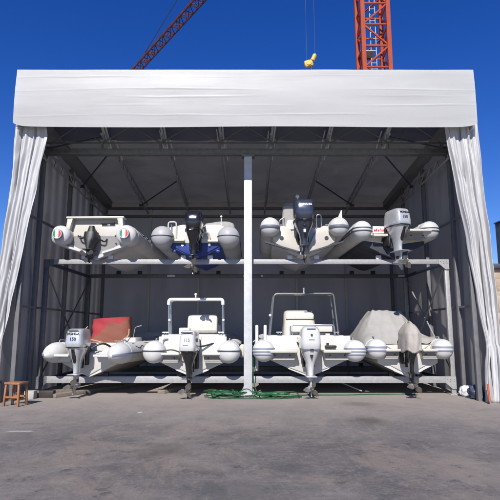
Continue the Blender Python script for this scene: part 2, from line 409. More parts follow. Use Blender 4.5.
bw.grid(back_pt, 140, 16); bmesh.ops.solidify(bw.bm, geom=bw.bm.faces[:], thickness=.02); kid(bw, 'back_wall', M['backskin'])

# front girder
gz = at(250, 152.5, PY_).z
gb = MB(); gb.box(((XL + XR) / 2, PY_, gz), (XR - XL - .16, .14, .17), bevel=.012)
gb.box(((XL + XR) / 2, PY_, gz - .055), (XR - XL - .17, .2, .03))
kid(gb, 'front_girder', M['galvdark'])
tx = [-3.85, -2.33, -.80, .60, 2.10, 3.62]
gw = MB(); z1 = at(250, 143, PY_).z; z2 = at(250, 126, PY_).z
gw.tube([(XL + .1, PY_, z1), (XR - .1, PY_, z1)], .022, 8)
xs = [XL + .3] + tx + [XR - .3]
for a, b in zip(xs[:-1], xs[1:]):
    gw.tube([(a, PY_, z1), ((a + b) / 2, PY_, z2), (b, PY_, z1)], .02, 6)
    gw.box((b, PY_, (gz + z1) / 2), (.05, .06, z1 - gz))
kid(gw, 'girder_bracing', M['galvdark'], smooth=False)
# roof trusses running front to back
for i, x in enumerate(tx + [XL + .16, XR - .16]):
    t = MB(); y0, y1 = PY_ - .3, BY - .1
    eave = i > 5
    za0, za1 = (RZ0 - .10, RZ1 - .10) if not eave else (6.18, 5.93)
    dep = .36 if not eave else .3
    t.tube([(x, FY + .25, za0 + .02), (x, y1, za1)], .035, 8); t.tube([(x + (.06 if x < 0 else -.06), y0, za0 - dep), (x + (.06 if x < 0 else -.06), y1, za1 - dep)], .03, 8)
    n = 12
    for k in range(n):
        ya, yb = y0 + (y1 - y0) * k / n, y0 + (y1 - y0) * (k + 1) / n; ym = (ya + yb) / 2
        zz = lambda y: za0 + (za1 - za0) * (y - y0) / (y1 - y0)
        xb = x + (.06 if x < 0 else -.06)
        t.tube([(x, ya, zz(ya)), (xb, ym, zz(ym) - dep), (x, yb, zz(yb))], .014, 6)
    kid(t, 'roof_truss', M['trussgrey'], smooth=True)
    if not eave:
        q = MB(); xb = x + (.06 if x < 0 else -.06)
        for k in (0, 1): q.tube([(x + .07 * k, y0 + .1 + .1 * k, za0 + .02), (xb + .05 * k, y0 + .75, za0 - dep - .12)], .028, 8)
        q.tube([(x + .1, y0 + 1.0, za0 - .02), (xb + .1, y0 + 1.75, za0 - dep - .08)], .024, 8); q.tube([(x - .09, y0 + .5, za0), (xb - .09, y0 + 1.1, za0 - dep - .05)], .02, 8)
        kid(q, 'truss_strut', M['polewhite'])  # white colour stands in for sunlight on these struts
for x, s_ in ((XL, 1), (XR, -1)):
    b = MB(); b.bar((x + .12 * s_, FY + .12, RZ0 - .06), (x + .12 * s_, BY, RZ1 - .06), .34, .3); kid(b, 'eave_trim', M['roofskin'], smooth=False)
# transverse roof members and bracing
for y, z in ((BY - .15, 6.02), (BY - .15, 5.72)):
    b = MB(); b.bar((XL + .1, y, z), (XR - .1, y, z), .09, .09); kid(b, 'roof_beam', M['galvdark'], smooth=False)
br = [((XL + .2, PY_ + .1, 6.25), (tx[0], PY_ + .4, 6.72)), ((XR - .2, PY_ + .1, 6.25), (tx[5], PY_ + .4, 6.72)),
      ((XL + .2, 15.2, 6.0), (tx[0], 13.2, 6.42)), ((XR - .2, 15.2, 6.0), (tx[5], 13.2, 6.42)),
      ((tx[0], 17.2, 5.9), (tx[1], 15.3, 6.2)), ((tx[5], 17.2, 5.9), (tx[4], 15.3, 6.2))]
for a, b_ in br:
    b = MB(); b.tube([a, b_], .022, 8); b.box(a, (.12, .1, .07)); kid(b, 'roof_brace', M['navysteel'])
# wall posts
for k in range(1, 6):
    b = MB(); x = XL + (XR - XL) * k / 6; b.box((x, BY - .12, 3.05), (.07, .07, 6.1)); kid(b, 'wall_post', M['backskin'], smooth=False)
for x in (XL + .13, XR - .13):
    for y in (PY_, 14.4, 16.4, BY - .2):
        b = MB(); b.box((x, y, 3.15), (.09, .14, 6.26), bevel=.008); kid(b, 'wall_post', M['postgrey'])
    s_ = 1 if x < 0 else -1
    b = MB(); b.box((x + .06 * s_, FY + .32, 3.2), (.10, .12, 6.4), bevel=.008); kid(b, 'wall_post', M['postgrey'])
    for z in (2.1, 4.3):
        b = MB(); b.bar((x, FY + .4, z), (x, BY - .2, z), .05, .05); kid(b, 'wall_rail', M['postgrey'], smooth=False)
# centre pole
px = at(248, 300, PY_ - .02).x
pb = MB(); pb.box((px, PY_ - .02, (gz - .1) / 2), (.2, .2, gz - .1), bevel=.012)
p_o = kid(pb, 'centre_pole', M['polewhite'])
pb = MB(); pb.box((px, PY_ - .02, .012), (.42, .42, .024))
pb.prism([(px - .19, .024), (px - .1, .024), (px - .1, .22)], PY_ - .03, PY_ - .01); pb.prism([(px + .19, .024), (px + .1, .22), (px + .1, .024)], PY_ - .03, PY_ - .01)
for sx in (-1, 1):
    for sy in (-1, 1): pb.box((px + .16 * sx, PY_ - .02 + .16 * sy, .035), (.04, .04, .03))
kid(pb, 'base_plate', M['galv'], smooth=False)
pb = MB(); pb.box((px, PY_ - .02, gz - .12), (.34, .26, .05)); kid(pb, 'head_plate', M['galvdark'], smooth=False)

# ------------------------------------------------------------------ curtains
def curtain(keys, n_pleat, seed, label, name='curtain'):
    """keys: (z, x_outer, x_inner, y, amplitude)"""
    def interp(z):
        for a, b in zip(keys[:-1], keys[1:]):
            if a[0] >= z >= b[0]:
                t = (a[0] - z) / (a[0] - b[0]); t = t * t * (3 - 2 * t) * .5 + t * .5
                return [p + (q - p) * t for p, q in zip(a, b)]
        return list(keys[-1])
    z0, z1 = keys[0][0], keys[-1][0]
    c = MB()
    def fn(u, v):
        z = z0 + (z1 - z0) * v
        _, xo, xi, y, A = interp(z)
        nn = noise.noise(Vector((u * 3, v * 2.2, seed)))
        uu = u + .06 * math.sin(u * 7 + seed) + .05 * noise.noise(Vector((u * 4, v * 2.5, seed + 3)))
        ph = 2 * PI * n_pleat * uu
        d = A * (.8 * math.sin(ph) * (.7 + .9 * nn) + .45 * math.sin(2.3 * ph + 1.3 + 1.5 * nn) + .18 * math.sin(5.1 * ph + seed + 3 * v))
        d += .03 * noise.noise(Vector((u * 7, v * 9, seed + 7))) - .05 * abs(noise.noise(Vector((u * 2.2 + v * 3.5, v * 5 - u * 1.5, seed + 1)))) + .012 * noise.noise(Vector((u * 18, v * 30, seed)))
        x = xo + (xi - xo) * u + .35 * A * math.cos(ph)
        return Vector((x, y + d, z))
    c.grid(fn, 150, 110)
    for fc in c.bm.faces: pass
    o = c.build(name, M['curtain'], None, angle=180, fix=False)
    md = o.modifiers.new('s', 'SOLIDIFY'); md.thickness = .008; md.offset = 0
    tag(o, label, 'curtain', 'curtains at the two ends of the opening'); return o
def K(py, po, pi, Y, A): a, b = at(po, py, Y), at(pi, py, Y); return (a.z, a.x, b.x, Y, A)
left_keys = [K(122, 15.5, 46, 11.38, .05), K(137, 14, 47, 11.38, .06), K(178, 10, 38, 11.36, .08), K(240, 1, 25, 11.34, .10), K(309, -9, 10, 11.3, .10), K(348, -16, 0, 11.25, .09)]
left_keys += [(.95, -6.25, -5.85, 11.2, .05), (.45, -6.35, -5.75, 11.15, .09), (.0, -6.35, -5.7, 11.15, .1)]
curtain(left_keys, 1.9, 2.0, 'white fabric curtain drawn aside on the left end of the shelter opening')
right_keys = [K(122, 476, 444, 11.38, .05), K(137, 477, 446, 11.38, .06), K(190, 482, 456, 11.36, .08), K(240, 488.5, 466, 11.34, .09), K(300, 495, 476, 11.3, .09), K(343, 499, 485.5, 11.25, .04)]
zt_ = right_keys[-1][0]
xo_, xi_ = right_keys[-1][1], right_keys[-1][2]
right_keys += [(zt_ - .12, xo_ + .03, xi_ - .01, 11.23, .05), (zt_ - .5, at(504, 374, 11.2).x, at(485, 374, 11.2).x, 11.2, .10), (.0, at(505, 399, 11.15).x, at(484.5, 399, 11.15).x, 11.15, .12)]
rc = curtain(right_keys, 2.2, 5.0, 'white fabric curtain tied in at its waist on the right end of the shelter opening')
tie = MB(); a, b = Vector((xo_ + .03, 11.25, zt_)), Vector((xi_ - .03, 11.25, zt_ + .03))
tie.tube([a.lerp(b, .5) + Vector((math.cos(t) * (b - a).length * .44, math.sin(t) * .09, .02 * math.sin(3 * t))) for t in [k * 2 * PI / 24 for k in range(24)]], .014, 6, closed=True)
tie.bm.free()
# orange handled pole leaning at the right curtain
b = MB(); pA, pB = at(489.5, 397.5, 10.93), at(488, 384, 10.96); pB.y = 10.97
b.tube([(pA.x, pA.y, .06), (pB.x, pB.y, pB.z)], .022, 10)
o = b.build('marker_stick', M['orangeplastic'], None); tag(o, 'short orange plastic stick leaning on the foot of the right curtain', 'stick')

# ------------------------------------------------------------------ storage rack
RY0, RY1 = 12.62, 16.0
rk = empty('boat_rack', (0, RY0, 0), 'two level galvanised steel boat rack standing inside the shelter', 'rack')
def rkid(mb, name, m, **k): mb.xf(Matrix.Translation((0, -RY0, 0))); return mb.build(name, m, rk, **k)
rxl, rxr = at(47, 262, RY0).x, at(445.5, 262, RY0).x
zu, zl = at(250, 262, RY0).z, at(250, 379.5, RY0).z
HU, HL = .115, .16
for y in (RY0, RY1):
    for x in (rxl, rxr, px + .02):
        if y == RY0 and x == px + .02: continue
        b = MB(); b.box((x, y, (zu + .02) / 2), (.11, .11, zu + .02), bevel=.01); b.box((x, y, .01), (.24, .24, .02)); rkid(b, 'upright', M['galv'] if x > 1 else M['galvdark'])  # left uprights darkened for the curtain's shade, right ones kept bright as sunlit
    yy = y; rm = M['galv'] if y == RY0 else M['galvdark']  # rear rails darkened to stand for the shade inside
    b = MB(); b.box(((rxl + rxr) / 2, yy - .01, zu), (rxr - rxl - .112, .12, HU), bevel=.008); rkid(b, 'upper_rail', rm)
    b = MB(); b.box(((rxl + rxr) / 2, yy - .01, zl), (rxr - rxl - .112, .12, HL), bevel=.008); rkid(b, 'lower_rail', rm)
for x in (rxl, rxr):
    for z in (zu - .02, zl - .02):
        b = MB(); b.box((x, (RY0 + RY1) / 2, z), (.08, RY1 - RY0 - .112, .08), bevel=.006); rkid(b, 'side_rail', M['navysteel'])
    for s in (0, 1):
        ya, yb = (RY0 + .06, RY1 - .06) if s else (RY1 - .06, RY0 + .06)
        b = MB(); b.tube([(x + .03 * (s * 2 - 1), ya, zl + .15), (x + .03 * (s * 2 - 1), yb, zu - .15)], .02, 8); rkid(b, 'brace', M['galv' if x > 0 else 'galvdark'])  # right braces take the brighter steel to look sunlit, left the shaded one
for x in (rxl, rxr):
    for z, hh in ((zu, HU), (zl, HL)):
        s_ = 1 if x < 0 else -1
        b = MB(); b.prism([(x - .05 * s_, z + hh / 2), (x + .2 * s_, z + hh / 2), (x + .2 * s_, z - hh / 2), (x + .04 * s_, z - hh / 2 - .14), (x - .05 * s_, z - hh / 2 - .14)][::s_], RY0 - .085, RY0 - .0725)
        for bx_, bz in ((.0, .02), (.0, -.03), (.09, .02), (.16, .02), (.09, -.03)): b.tube([(x + bx_ * s_, RY0 - .085, z + bz), (x + bx_ * s_, RY0 - .098, z + bz)], .012, 6)
        rkid(b, 'gusset_plate', M['galv' if x > 0 else 'galvdark'], smooth=False)  # left plates take the steel darkened for shade
# white backing tags on the rear upper rail
for pxx in (171, 244, 262, 402):
    p = at(pxx, 277.5, RY1 - .085); b = MB(); b.box((p.x, RY1 - .085, zu + .0), (.24 if pxx in (171, 402) else .07, .025, .06)); rkid(b, 'rail_clamp', M['white'], smooth=False)

# ------------------------------------------------------------------ rigid inflatable boats
def path_half(a, L, zt, tail, rise, sgn):
    ys = .56 * L; pts = []
    for k in range(12): pts.append(Vector((sgn * a, -tail + (ys + tail) * k / 12, zt)))
    for k in range(15):
        t = k / 14 * PI / 2
        y = ys + (L - ys) * math.sin(t); x = a * math.cos(t) ** .75 if math.cos(t) > 1e-6 else 0
        pts.append(Vector((sgn * x, y, zt + rise * ((y - ys) / (L - ys)) ** 1.8)))
    return pts
class Boat: pass
def make_boat(label, X, Y, zkeel, half, r, zt, L, yaw, tube, hull, tail=.35, end='dome', bands=(), band_mat='strakegrey', band_h=.03,
              rise=.3, deck='gel', lift=0.0, roll=0.0, group='inflatable boats stored on the rack', name='inflatable_boat'):
    e = empty(name, (X, Y, zkeel), label, 'boat', group, yaw)
    e.rotation_euler = (lift, roll, yaw)
    a = half - r
    pl = path_half(a, L, zt, tail, rise, -1); pr = path_half(a, L, zt, tail, rise, 1)
    cl = pl + pr[::-1][1:]
    # U shaped tube, closed ends
    n = len(cl); rr = []
    def ring(p, t, rad):
        s = Vector((t.y, -t.x, 0)).normalized(); u = s.cross(t).normalized()
        return [p + (s * math.cos(2 * PI * k / 28) + u * math.sin(2 * PI * k / 28)) * rad for k in range(28)]
    t0 = Vector((0, 1, 0)); caps = []
    if end == 'dome':
        for k in range(9): th = PI / 2 * (1 - (k + .12) / 9.12); caps.append((math.sin(th) * r * .92, math.cos(th) * r))
    elif end == 'flat':
        for k in range(9): th = PI / 2 * (1 - (k + .12) / 9.12); caps.append((math.sin(th) * r * .62, math.cos(th) ** .8 * r))
    else:
        caps = [(.5, .012), (.495, .10 * r), (.46, .28 * r), (.40, .49 * r), (.32, .69 * r), (.22, .85 * r), (.11, .96 * r), (.03, .995 * r)]
    for d, rad in caps:
        off = Vector((0, -d, (.18 * r if end == 'cone' else 0) * -(d / .5) ** 2))
        rr.append(ring(cl[0] + off, t0, rad))
    for i in range(n):
        t = (cl[min(i + 1, n - 1)] - cl[max(i - 1, 0)]).normalized(); t = Vector((t.x, t.y, t.z))
        q = abs(i - (n - 1) / 2) / ((n - 1) / 2); rad = r * (.80 + .20 * min(1, q * 1.8))
        rr.append(ring(cl[i], t, rad))
    for d, rad in caps[::-1]:
        off = Vector((0, -d, (.18 * r if end == 'cone' else 0) * -(d / .5) ** 2))
        rr.append(ring(cl[-1] + off, -t0, rad))
    tb = MB(); tb.rings(rr); tube_o = tb.build('inflatable_tube', M[tube], e, angle=180)
    # seams (glued joints) across the tube
    for sg in (-1, 1):
        for y in (0.02, 1.5, 3.0):
            if y > .5 * L: continue
            sm = MB(); sm.tube([Vector((sg * a + math.cos(t) * (r + .001), y - tail * .2, zt + math.sin(t) * (r + .001))) for t in [k * 2 * PI / 28 for k in range(28)]], .006, 4, closed=True)
            sm.build('tube_seam', M[tube], tube_o)
    for sg in (-1, 1):
        hb = MB(); hb.tube(rounded([(sg * (a - .0), -.02, zt + r - .01), (sg * (a - .0), .0, zt + r + .05), (sg * (a - .0), .22, zt + r + .05), (sg * (a - .0), .24, zt + r - .01)], .04, 4), .014, 8)
        hb.box((sg * a, -.03, zt + r - .002), (.09, .07, .014), bevel=.004); hb.box((sg * a, .25, zt + r - .002), (.09, .07, .014), bevel=.004)
        hb.build('carry_handle', M['black' if tube != 'tubewhite' else 'strakegrey'], tube_o)
        vb = MB(); q = Vector((sg * (a - r * .55), .1, zt + r * .835)); nn = Vector((-sg * .55, 0, .835)).normalized()
        vb.tube([q - nn * .01, q + nn * .012, q + nn * .018], [.035, .035, .026], 14); vb.build('valve', M['strakegrey'], tube_o)
        lp = []
        for k in range(7):
            y = .35 + .42 * k; lp.append(Vector((sg * (a + r * .80), y, zt + r * .62)))
            if k < 6: lp.append(Vector((sg * (a + r * .93), y + .21, zt + r * .42)))
        lb = MB(); lb.tube(spline(lp, 5), .008, 6); lb.build('life_line', M['black'], tube_o)
    # rub strakes: bands running outside and round the sterns
    dl = .92 if end == 'dome' else (.62 if end == 'flat' else 1.0)
    for dz, hh in bands:
        rho = math.sqrt(max(r * r - dz * dz, 1e-4)) + .004
        P = []
        if end == 'cone':
            for d, rad in caps[1:]: P.append(cl[0] + Vector((-rad - .004, -d, dz - .18 * r * (d / .5) ** 2)))
        else:
            for k in range(15):
                th = PI * k / 14 - .15 * (1 - k / 14); P.append(cl[0] + Vector((math.cos(th) * rho, -math.sin(th) * rho * dl, dz)))
        for i in range(1, n - 1):
            t = (cl[i + 1] - cl[i - 1]).normalized(); s = Vector((-t.y, t.x, 0)).normalized()
            q = abs(i - (n - 1) / 2) / ((n - 1) / 2); k2 = (.80 + .20 * min(1, q * 1.8))
            P.append(cl[i] + s * rho * k2 + Vector((0, 0, dz)))
        if end == 'cone':
            for d, rad in caps[:0:-1]: P.append(cl[-1] + Vector((rad + .004, -d, dz - .18 * r * (d / .5) ** 2)))
        else:
            for k in range(15):
                th = PI * (1 - k / 14) - 0 + .15 * (k / 14); P.append(cl[-1] + Vector((-math.cos(PI - th) * -rho * -1, -math.sin(th) * rho * dl, dz)))
            P[-15:] = [Vector((-p.x, p.y, p.z)) for p in P[:15][::-1]]
        st = MB(); rg = []
        for i, p in enumerate(P):
            t = P[min(i + 1, len(P) - 1)] - P[max(i - 1, 0)]; s = Vector((-t.y, t.x, 0)).normalized()
            o_ = s * .008
            rg.append([p + o_ * 1.2 + Vector((0, 0, hh * .35)), p + o_ * 1.2 - Vector((0, 0, hh * .35)), p - o_ - Vector((0, 0, hh / 2)), p - o_ + Vector((0, 0, hh / 2))])
        st.rings(rg); st.build('rub_strake', M[band_mat], tube_o, angle=60)
    # hull
    c0 = a - r * .25; Lh = L * .95; secs = []
    for k in range(25):
        s = k / 24; y = Lh * s
        c = c0 * max(.02, (1 - s ** 3.2)) ** .62
        zk = (zt + rise * .9) * max(0, (s - .45) / .55) ** 2.4
        zc = zk + .36 * c + .04; top = zt + .02 + rise * max(0, (s - .56) / .44) ** 1.8
        zc = min(zc, top - .02); zk = min(zk, zc - .01)
        secs.append([Vector((-c, y, top)), Vector((-c * 1.0, y, zc + .03)), Vector((-c * .93, y, zc)), Vector((-c * .5, y, zk + (zc - zk) * .52)), Vector((-c * .46, y, zk + (zc - zk) * .44)), Vector((0, y, zk)),
                     Vector((c * .46, y, zk + (zc - zk) * .44)), Vector((c * .5, y, zk + (zc - zk) * .52)), Vector((c * .93, y, zc)), Vector((c, y, zc + .03)), Vector((c, y, top))])
    h = MB(); h.rings(secs); h.build('hull', M[hull], e, angle=25)
    d = MB()
    dk = []
    for k in range(21):
        s = k / 20 * .92; c = c0 * max(.02, (1 - s ** 3.2)) ** .62 + .02
        dk.append([Vector((-c, Lh * s + .03, zt + .03 + rise * max(0, (s - .56) / .44) ** 1.8)), Vector((c, Lh * s + .03, zt + .03 + rise * max(0, (s - .56) / .44) ** 1.8))])
    for a_, b_ in zip(dk[:-1], dk[1:]):
        q = [d.bm.verts.new(v) for v in (a_[0], a_[1], b_[1], b_[0])]; d.face(q)
    bmesh.ops.remove_doubles(d.bm, verts=d.bm.verts, dist=1e-4)
    bmesh.ops.solidify(d.bm, geom=d.bm.faces[:], thickness=.02); d.build('deck', M[deck], e)
    B = Boat(); B.e = e; B.a = a; B.r = r; B.zt = zt; B.c0 = c0; B.L = L; B.tube = tube_o
    return B

def outboard(B, x, y, z, cowl, leg, s=1.0, tilt=0.0, turn=0.0, H=.5, W=.255, style='round', band=None, lower=None):
    """z: cowl base height in boat coordinates. Returns (motor, cowling)"""
    T = Matrix.Diagonal((s, s, s, 1))
    mb = MB()
    mb.loft([(.02, 0, .0, W * .92, .32, 3.5), (-.06, 0, .0, W * .86, .30, 3), (-.16, 0, .0, W * .70, .25, 3), (-.30, 0, .01, W * .46, .18, 2.6), (-.48, 0, .02, W * .34, .145, 2.4), (-.60, 0, .02, W * .30, .15, 2.4)], 28)
    mb.loft([(-.59, 0, .0, .05, .16, 2.2), (-.72, 0, .0, .035, .14, 2.2), (-.9, 0, .0, .03, .12, 2.2)], 16)
    mb.box((0, -.05, -.615), (.24, .46, .016), bevel=.006)
    mb.tube([(0, .24, -.88), (0, .18, -.88), (0, .05, -.88), (0, -.12, -.88), (0, -.22, -.88)], [.012, .045, .062, .058, .05], 14)
    mb.prism([(0, 0), (.0, 0)], 0, 0) if False else None
    q = [(.06, -.9), (-.12, -.9), (-.16, -1.06), (-.09, -1.07)]
    va = [mb.bm.verts.new((-.008, yy, zz)) for yy, zz in q]; vb = [mb.bm.verts.new((.008, yy, zz)) for yy, zz in q]
    mb.face(va); mb.face(vb[::-1])
    for k in range(4): mb.face([va[k], vb[k], vb[(k + 1) % 4], va[(k + 1) % 4]])
    motor = mb.xf(T).build('outboard_motor', M[leg], B.e, angle=50)
    motor.location = (x, y, z); motor.rotation_euler = (tilt, 0, turn)
    c = MB()
    if style == 'round':
        secs = [(.0, 0, 0, W * .93, .325, 4), (.02, 0, 0, W, .345, 4), (H * .3, 0, 0, W * 1.02, .35, 4), (H * .62, 0, 0, W * .98, .335, 4), (H * .84, 0, .01, W * .9, .30, 3.6), (H * .94, 0, .02, W * .78, .25, 3.2), (H, 0, .03, W * .55, .17, 2.8), (H + .012, 0, .03, W * .25, .08, 2.4)]
    elif style == 'box':
        secs = [(.0, 0, 0, W * .95, .33, 5), (.015, 0, 0, W, .345, 5), (H * .25, 0, 0, W * 1.0, .345, 5), (H * .7, 0, .005, W * .93, .325, 5), (H * .9, 0, .012, W * .87, .30, 4.5), (H * .97, 0, .02, W * .78, .26, 4), (H, 0, .03, W * .62, .2, 3.5)]
    else:   # tapered tall
        secs = [(.0, 0, 0, W * .78, .30, 3.4), (.03, 0, 0, W * .86, .32, 3.6), (H * .25, 0, 0, W * .97, .345, 4), (H * .5, 0, 0, W * 1.0, .35, 4.4), (H * .86, 0, .01, W * .98, .33, 4.6), (H * .95, 0, .02, W * .9, .29, 4), (H, 0, .03, W * .72, .22, 3.4)]
    c.loft(secs, 40)
    cw = c.xf(T).build('cowling', M[cowl], motor, angle=55)
    b = MB(); b.loft([(-.005, 0, 0, W * .965, .345, 4), (.012, 0, 0, W * .985, .352, 4)], 36); b.xf(T).build('cowl_trim', M[band or 'black'], motor)
    if lower:
        b = MB(); b.loft([(-.05, 0, -.05, W * .42, .262, 2.6), (-.2, 0, -.03, W * .36, .225, 2.6), (-.36, 0, .0, W * .2, .175, 2.6)], 20); b.xf(T).build('leg_insert', M[lower], motor)
    for sx in (-1, 1):
        lt = MB(); lt.box((sx * W * .99, -.02, .0), (.014, .09, .04), bevel=.004); lt.xf(T).build('latch', M['black'], motor)
    lt = MB(); lt.box((0, -.345, -.002), (.08, .02, .035), bevel=.005); lt.xf(T).build('latch', M['black'], motor)
    for sx in (-1, 1):
        lt = MB(); lt.box((sx * .036, .0, -.76), (.012, .12, .07), bevel=.004); lt.xf(T).build('water_intake', M['black'], motor)
    lt = MB(); lt.tube([(.07, .30, -.42), (.07, .2, -.12)], .028, 10); lt.tube([(-.07, .30, -.42), (-.07, .2, -.12)], .028, 10); lt.bar((-.09, .3, -.42), (.09, .3, -.42), .03, .03); lt.xf(T).build('tilt_ram', M['steel'], motor)
    b = MB()   # bracket
    for sx in (-1, 1): b.box((sx * .12, .33, -.2), (.05, .22, .46), bevel=.01); b.box((sx * .12, .45, -.05), (.06, .12, .1), bevel=.01)
    b.tube([(-.16, .27, -.06), (.16, .27, -.06)], .035, 10); b.tube([(0, .25, -.05), (0, .25, -.5)], .06, 10)
    b.xf(T).build('mounting_bracket', M['black'], motor)
    b = MB(); b.tube([(0, -.2, -.88), (0, -.3, -.88), (0, -.36, -.88)], [.05, .045, .02], 12)
    for k in range(3):
        ang = k * 2 * PI / 3 + .4; pts = []
        for j in range(6):
            rr = .05 + .15 * j / 5; w = .03 + .065 * math.sin(PI * min(1, (j + .8) / 5.6)); tw = R(60) - R(25) * j / 5
            pts.append((rr, w, tw))
        rows = []
        for rr, w, tw in pts:
            row = []
            for sgn in (-1, 0, 1):
                lx = sgn * w * math.cos(PI / 2 - tw + .25); ly = sgn * w * math.sin(PI / 2 - tw + .25)
                v = Vector((lx, -.26 + ly * .7, rr)); v.rotate(Matrix.Rotation(ang, 3, 'Y')); v.z += -.88
                row.append(v)
            rows.append(row)
        q0 = b.rings([[r_[0], r_[1], r_[2], r_[1] + Vector((0, .012, 0))] for r_ in rows])
    b.xf(T).build('propeller', M['bronze'], motor)
    return motor, cw

def cowl_text(text, m, motor, cw, x, z, size, name='lettering', **k):
    """lettering laid on the aft face of a cowling"""
    hit, p, n, _ = cw.ray_cast(Vector((x, -3, z)), Vector((0, 1, 0)))
    n = n.normalized(); n.x = 0; n.normalize()
    o = lettering(text, m, motor, p + n * .005, size, (PI / 2 + math.asin(max(-1, min(1, -n.z))) , 0, 0), name, .003, **k); return o
def platform(B, sgn, x0, x1, z, dep=.42, th=.07, m='gel', pad=True, lower=.2):
    b = MB(); xa, xb = sgn * x0, sgn * x1; xc, w = (xa + xb) / 2, abs(xb - xa)
    b.box((xc, -dep / 2 + .02, z), (w, dep, th), bevel=.02)
    zlo = z - lower
    b.prism([(xc - w * .48, z - .03), (xc + w * .48, z - .03), (xc + w * .40, zlo), (xc - w * .40, zlo)], -dep * .55, .0)
    o = b.build('swim_platform', M[m], B.e)
    if pad:
        p = MB(); p.box((xc, -dep * .56, z - .115), (w * .86, .012, .12)); p.build('step_pad', M['greyplate'], o)
        p = MB()
        for k in (-1, 1): p.tube([(xc + k * w * .25, -dep * .565 - .004, z - .1), (xc + k * w * .25, -dep * .565 - .016, z - .1)], .016, 10)
        p.build('drain', M['black'], o)
    return o
def transom(B, poly, m='gel', y0=-.03, y1=.05, bevel=.012):
    b = MB(); b.prism(poly, y0, y1, bevel=bevel); return b.build('transom', M[m], B.e, angle=35)
def arch(B, pts, r, m, y, name='roll_bar', bars=1, dy=.35, rad=.12):
    b = MB()
    for k in range(bars):
        b.tube(rounded([(x, y + k * dy, z) for x, z in pts], rad, 6), r, 10)
    if bars > 1:
        for (x, z) in pts[1:-1] + [((pts[0][0] + pts[1][0]) / 2, (pts[0][1] + pts[1][1]) / 2), ((pts[-1][0] + pts[-2][0]) / 2, (pts[-1][1] + pts[-2][1]) / 2)]:
            b.tube([(x * .995, y, z - r * 2 if (x, z) in pts else z), (x * .995, y + dy, z - r * 2 if (x, z) in pts else z)], r * .7, 8)
    return b.build(name, M[m], B.e)
def cables(B, pts, r=.014, m='black', name='rigging_hose'):
    b = MB(); b.tube(spline(pts), r, 8); return b.build(name, M[m], B.e)
def cleat(B, x, y, z, m='steel'):
    b = MB(); b.tube([(x - .07, y, z + .04), (x + .07, y, z + .04)], .012, 8); b.tube([(x - .03, y, z), (x - .03, y, z + .04)], .012, 8); b.tube([(x + .03, y, z), (x + .03, y, z + .04)], .012, 8)
    return b.build('cleat', M[m], B.e)
def grab(B, pts, r=.014, m='steel', name='grab_rail'):
    b = MB(); b.tube(rounded(pts, .06, 5), r, 8); return b.build(name, M[m], B.e)
def emblem(parent, c, rx, rz, m, name='emblem', dy=.003, n=20):
    b = MB(); b.prism([(c[0] + rx * math.cos(t), c[2] + rz * math.sin(t)) for t in [k * 2 * PI / n for k in range(n)]], c[1] - dy, c[1])
    return b.build(name, M[m], parent, smooth=False)

kl = zl + HL / 2 + .005; ku = zu + HU / 2 + .005    # keel heights on the rails
def place(pxl, pxr, py, Y, r_px):
    """tube end centres in the photograph -> X, half beam, r, Z of the tube axis at distance Y"""
    a, b = at(pxl, py, Y), at(pxr, py, Y); r = (at(pxl + r_px, py, Y) - a).x
    return (a.x + b.x) / 2, (b.x - a.x) / 2 + r, r, a.z

# ---- lower row, boat 1 (silver motor, red canvas)
YS = 12.35
X, half, r, z = place(53.5, 121.5, 353, YS - .2, 10.4)
B = make_boat('white inflatable boat with pointed tube tails and silver outboard, red canvas on its deck', X, YS, kl, half, r, z - kl, 5.0, R(-9), 'tubewhite', 'gel', tail=.12, end='cone', bands=((.0, .05),), band_mat='strakegrey')
zt = B.zt
transom(B, [(-B.c0, zt + .12), (-.35, zt + .1), (-.3, zt - .02), (.3, zt - .02), (.35, zt + .1), (B.c0, zt + .12), (B.c0 * .96, .42), (0, .04), (-B.c0 * .96, .42)])
for sg in (-1, 1): platform(B, sg, .30, B.c0 + .14, zt - .05, .5, .06, 'gel', pad=False, lower=.16)
Zc = at(82, 347, 11.95).z - kl
mo, cw = outboard(B, at(82, 347, 11.95).x - X - .03, -.42, Zc, 'silver', 'silver', s=1.0, H=.43, W=.215, style='box', turn=R(6), lower='black')
cowl_text('HONDA', M['blackgloss'], mo, cw, 0, .305, .075, bold=.003)
cowl_text('150', M['blackgloss'], mo, cw, 0, .185, .10, bold=.002)
b = MB(); b.box((.0, -.334, .39), (.24, .01, .02)); b.build('vent_slot', M['blackgloss'], mo, smooth=False)
cables(B, [(.1, -.2, zt + .1), (.35, -.1, zt + .22), (.5, .1, zt + .12), (.4, .4, zt + .05)], .025)
cables(B, [(-.1, -.2, zt + .02), (-.3, -.1, zt + .16), (-.42, .15, zt + .05)], .018)
b = MB(); b.box((.0, .42, zt + .13), (2 * B.c0 * .98, .5, .2), bevel=.03); b.build('stern_bench', M['gel'], B.e)
b = MB(); b.box((.32, 1.2, zt + .2), (.9, .5, .3), bevel=.05); b.build('seat_locker', M['gel'], B.e)
for sg in (-1, 1): cleat(B, sg * .62, .15, zt + .235)
emblem(B.e, (-.55, -.035, zt + .02), .06, .045, 'greyplate', 'hatch')
grab(B, [(.55, 1.3, zt + .3), (.62, 1.25, zt + .62), (.8, 1.25, zt + .66)], .012)
for sg in (-1, 1):
    b = MB(); b.tube(spline([(sg * (half - r * .5), .3 + .5 * k, zt + r * .9 - (.05 if k % 2 else 0)) for k in range(6)]), .01, 6); b.build('grab_line', M['rope'], B.tube)
B1 = B
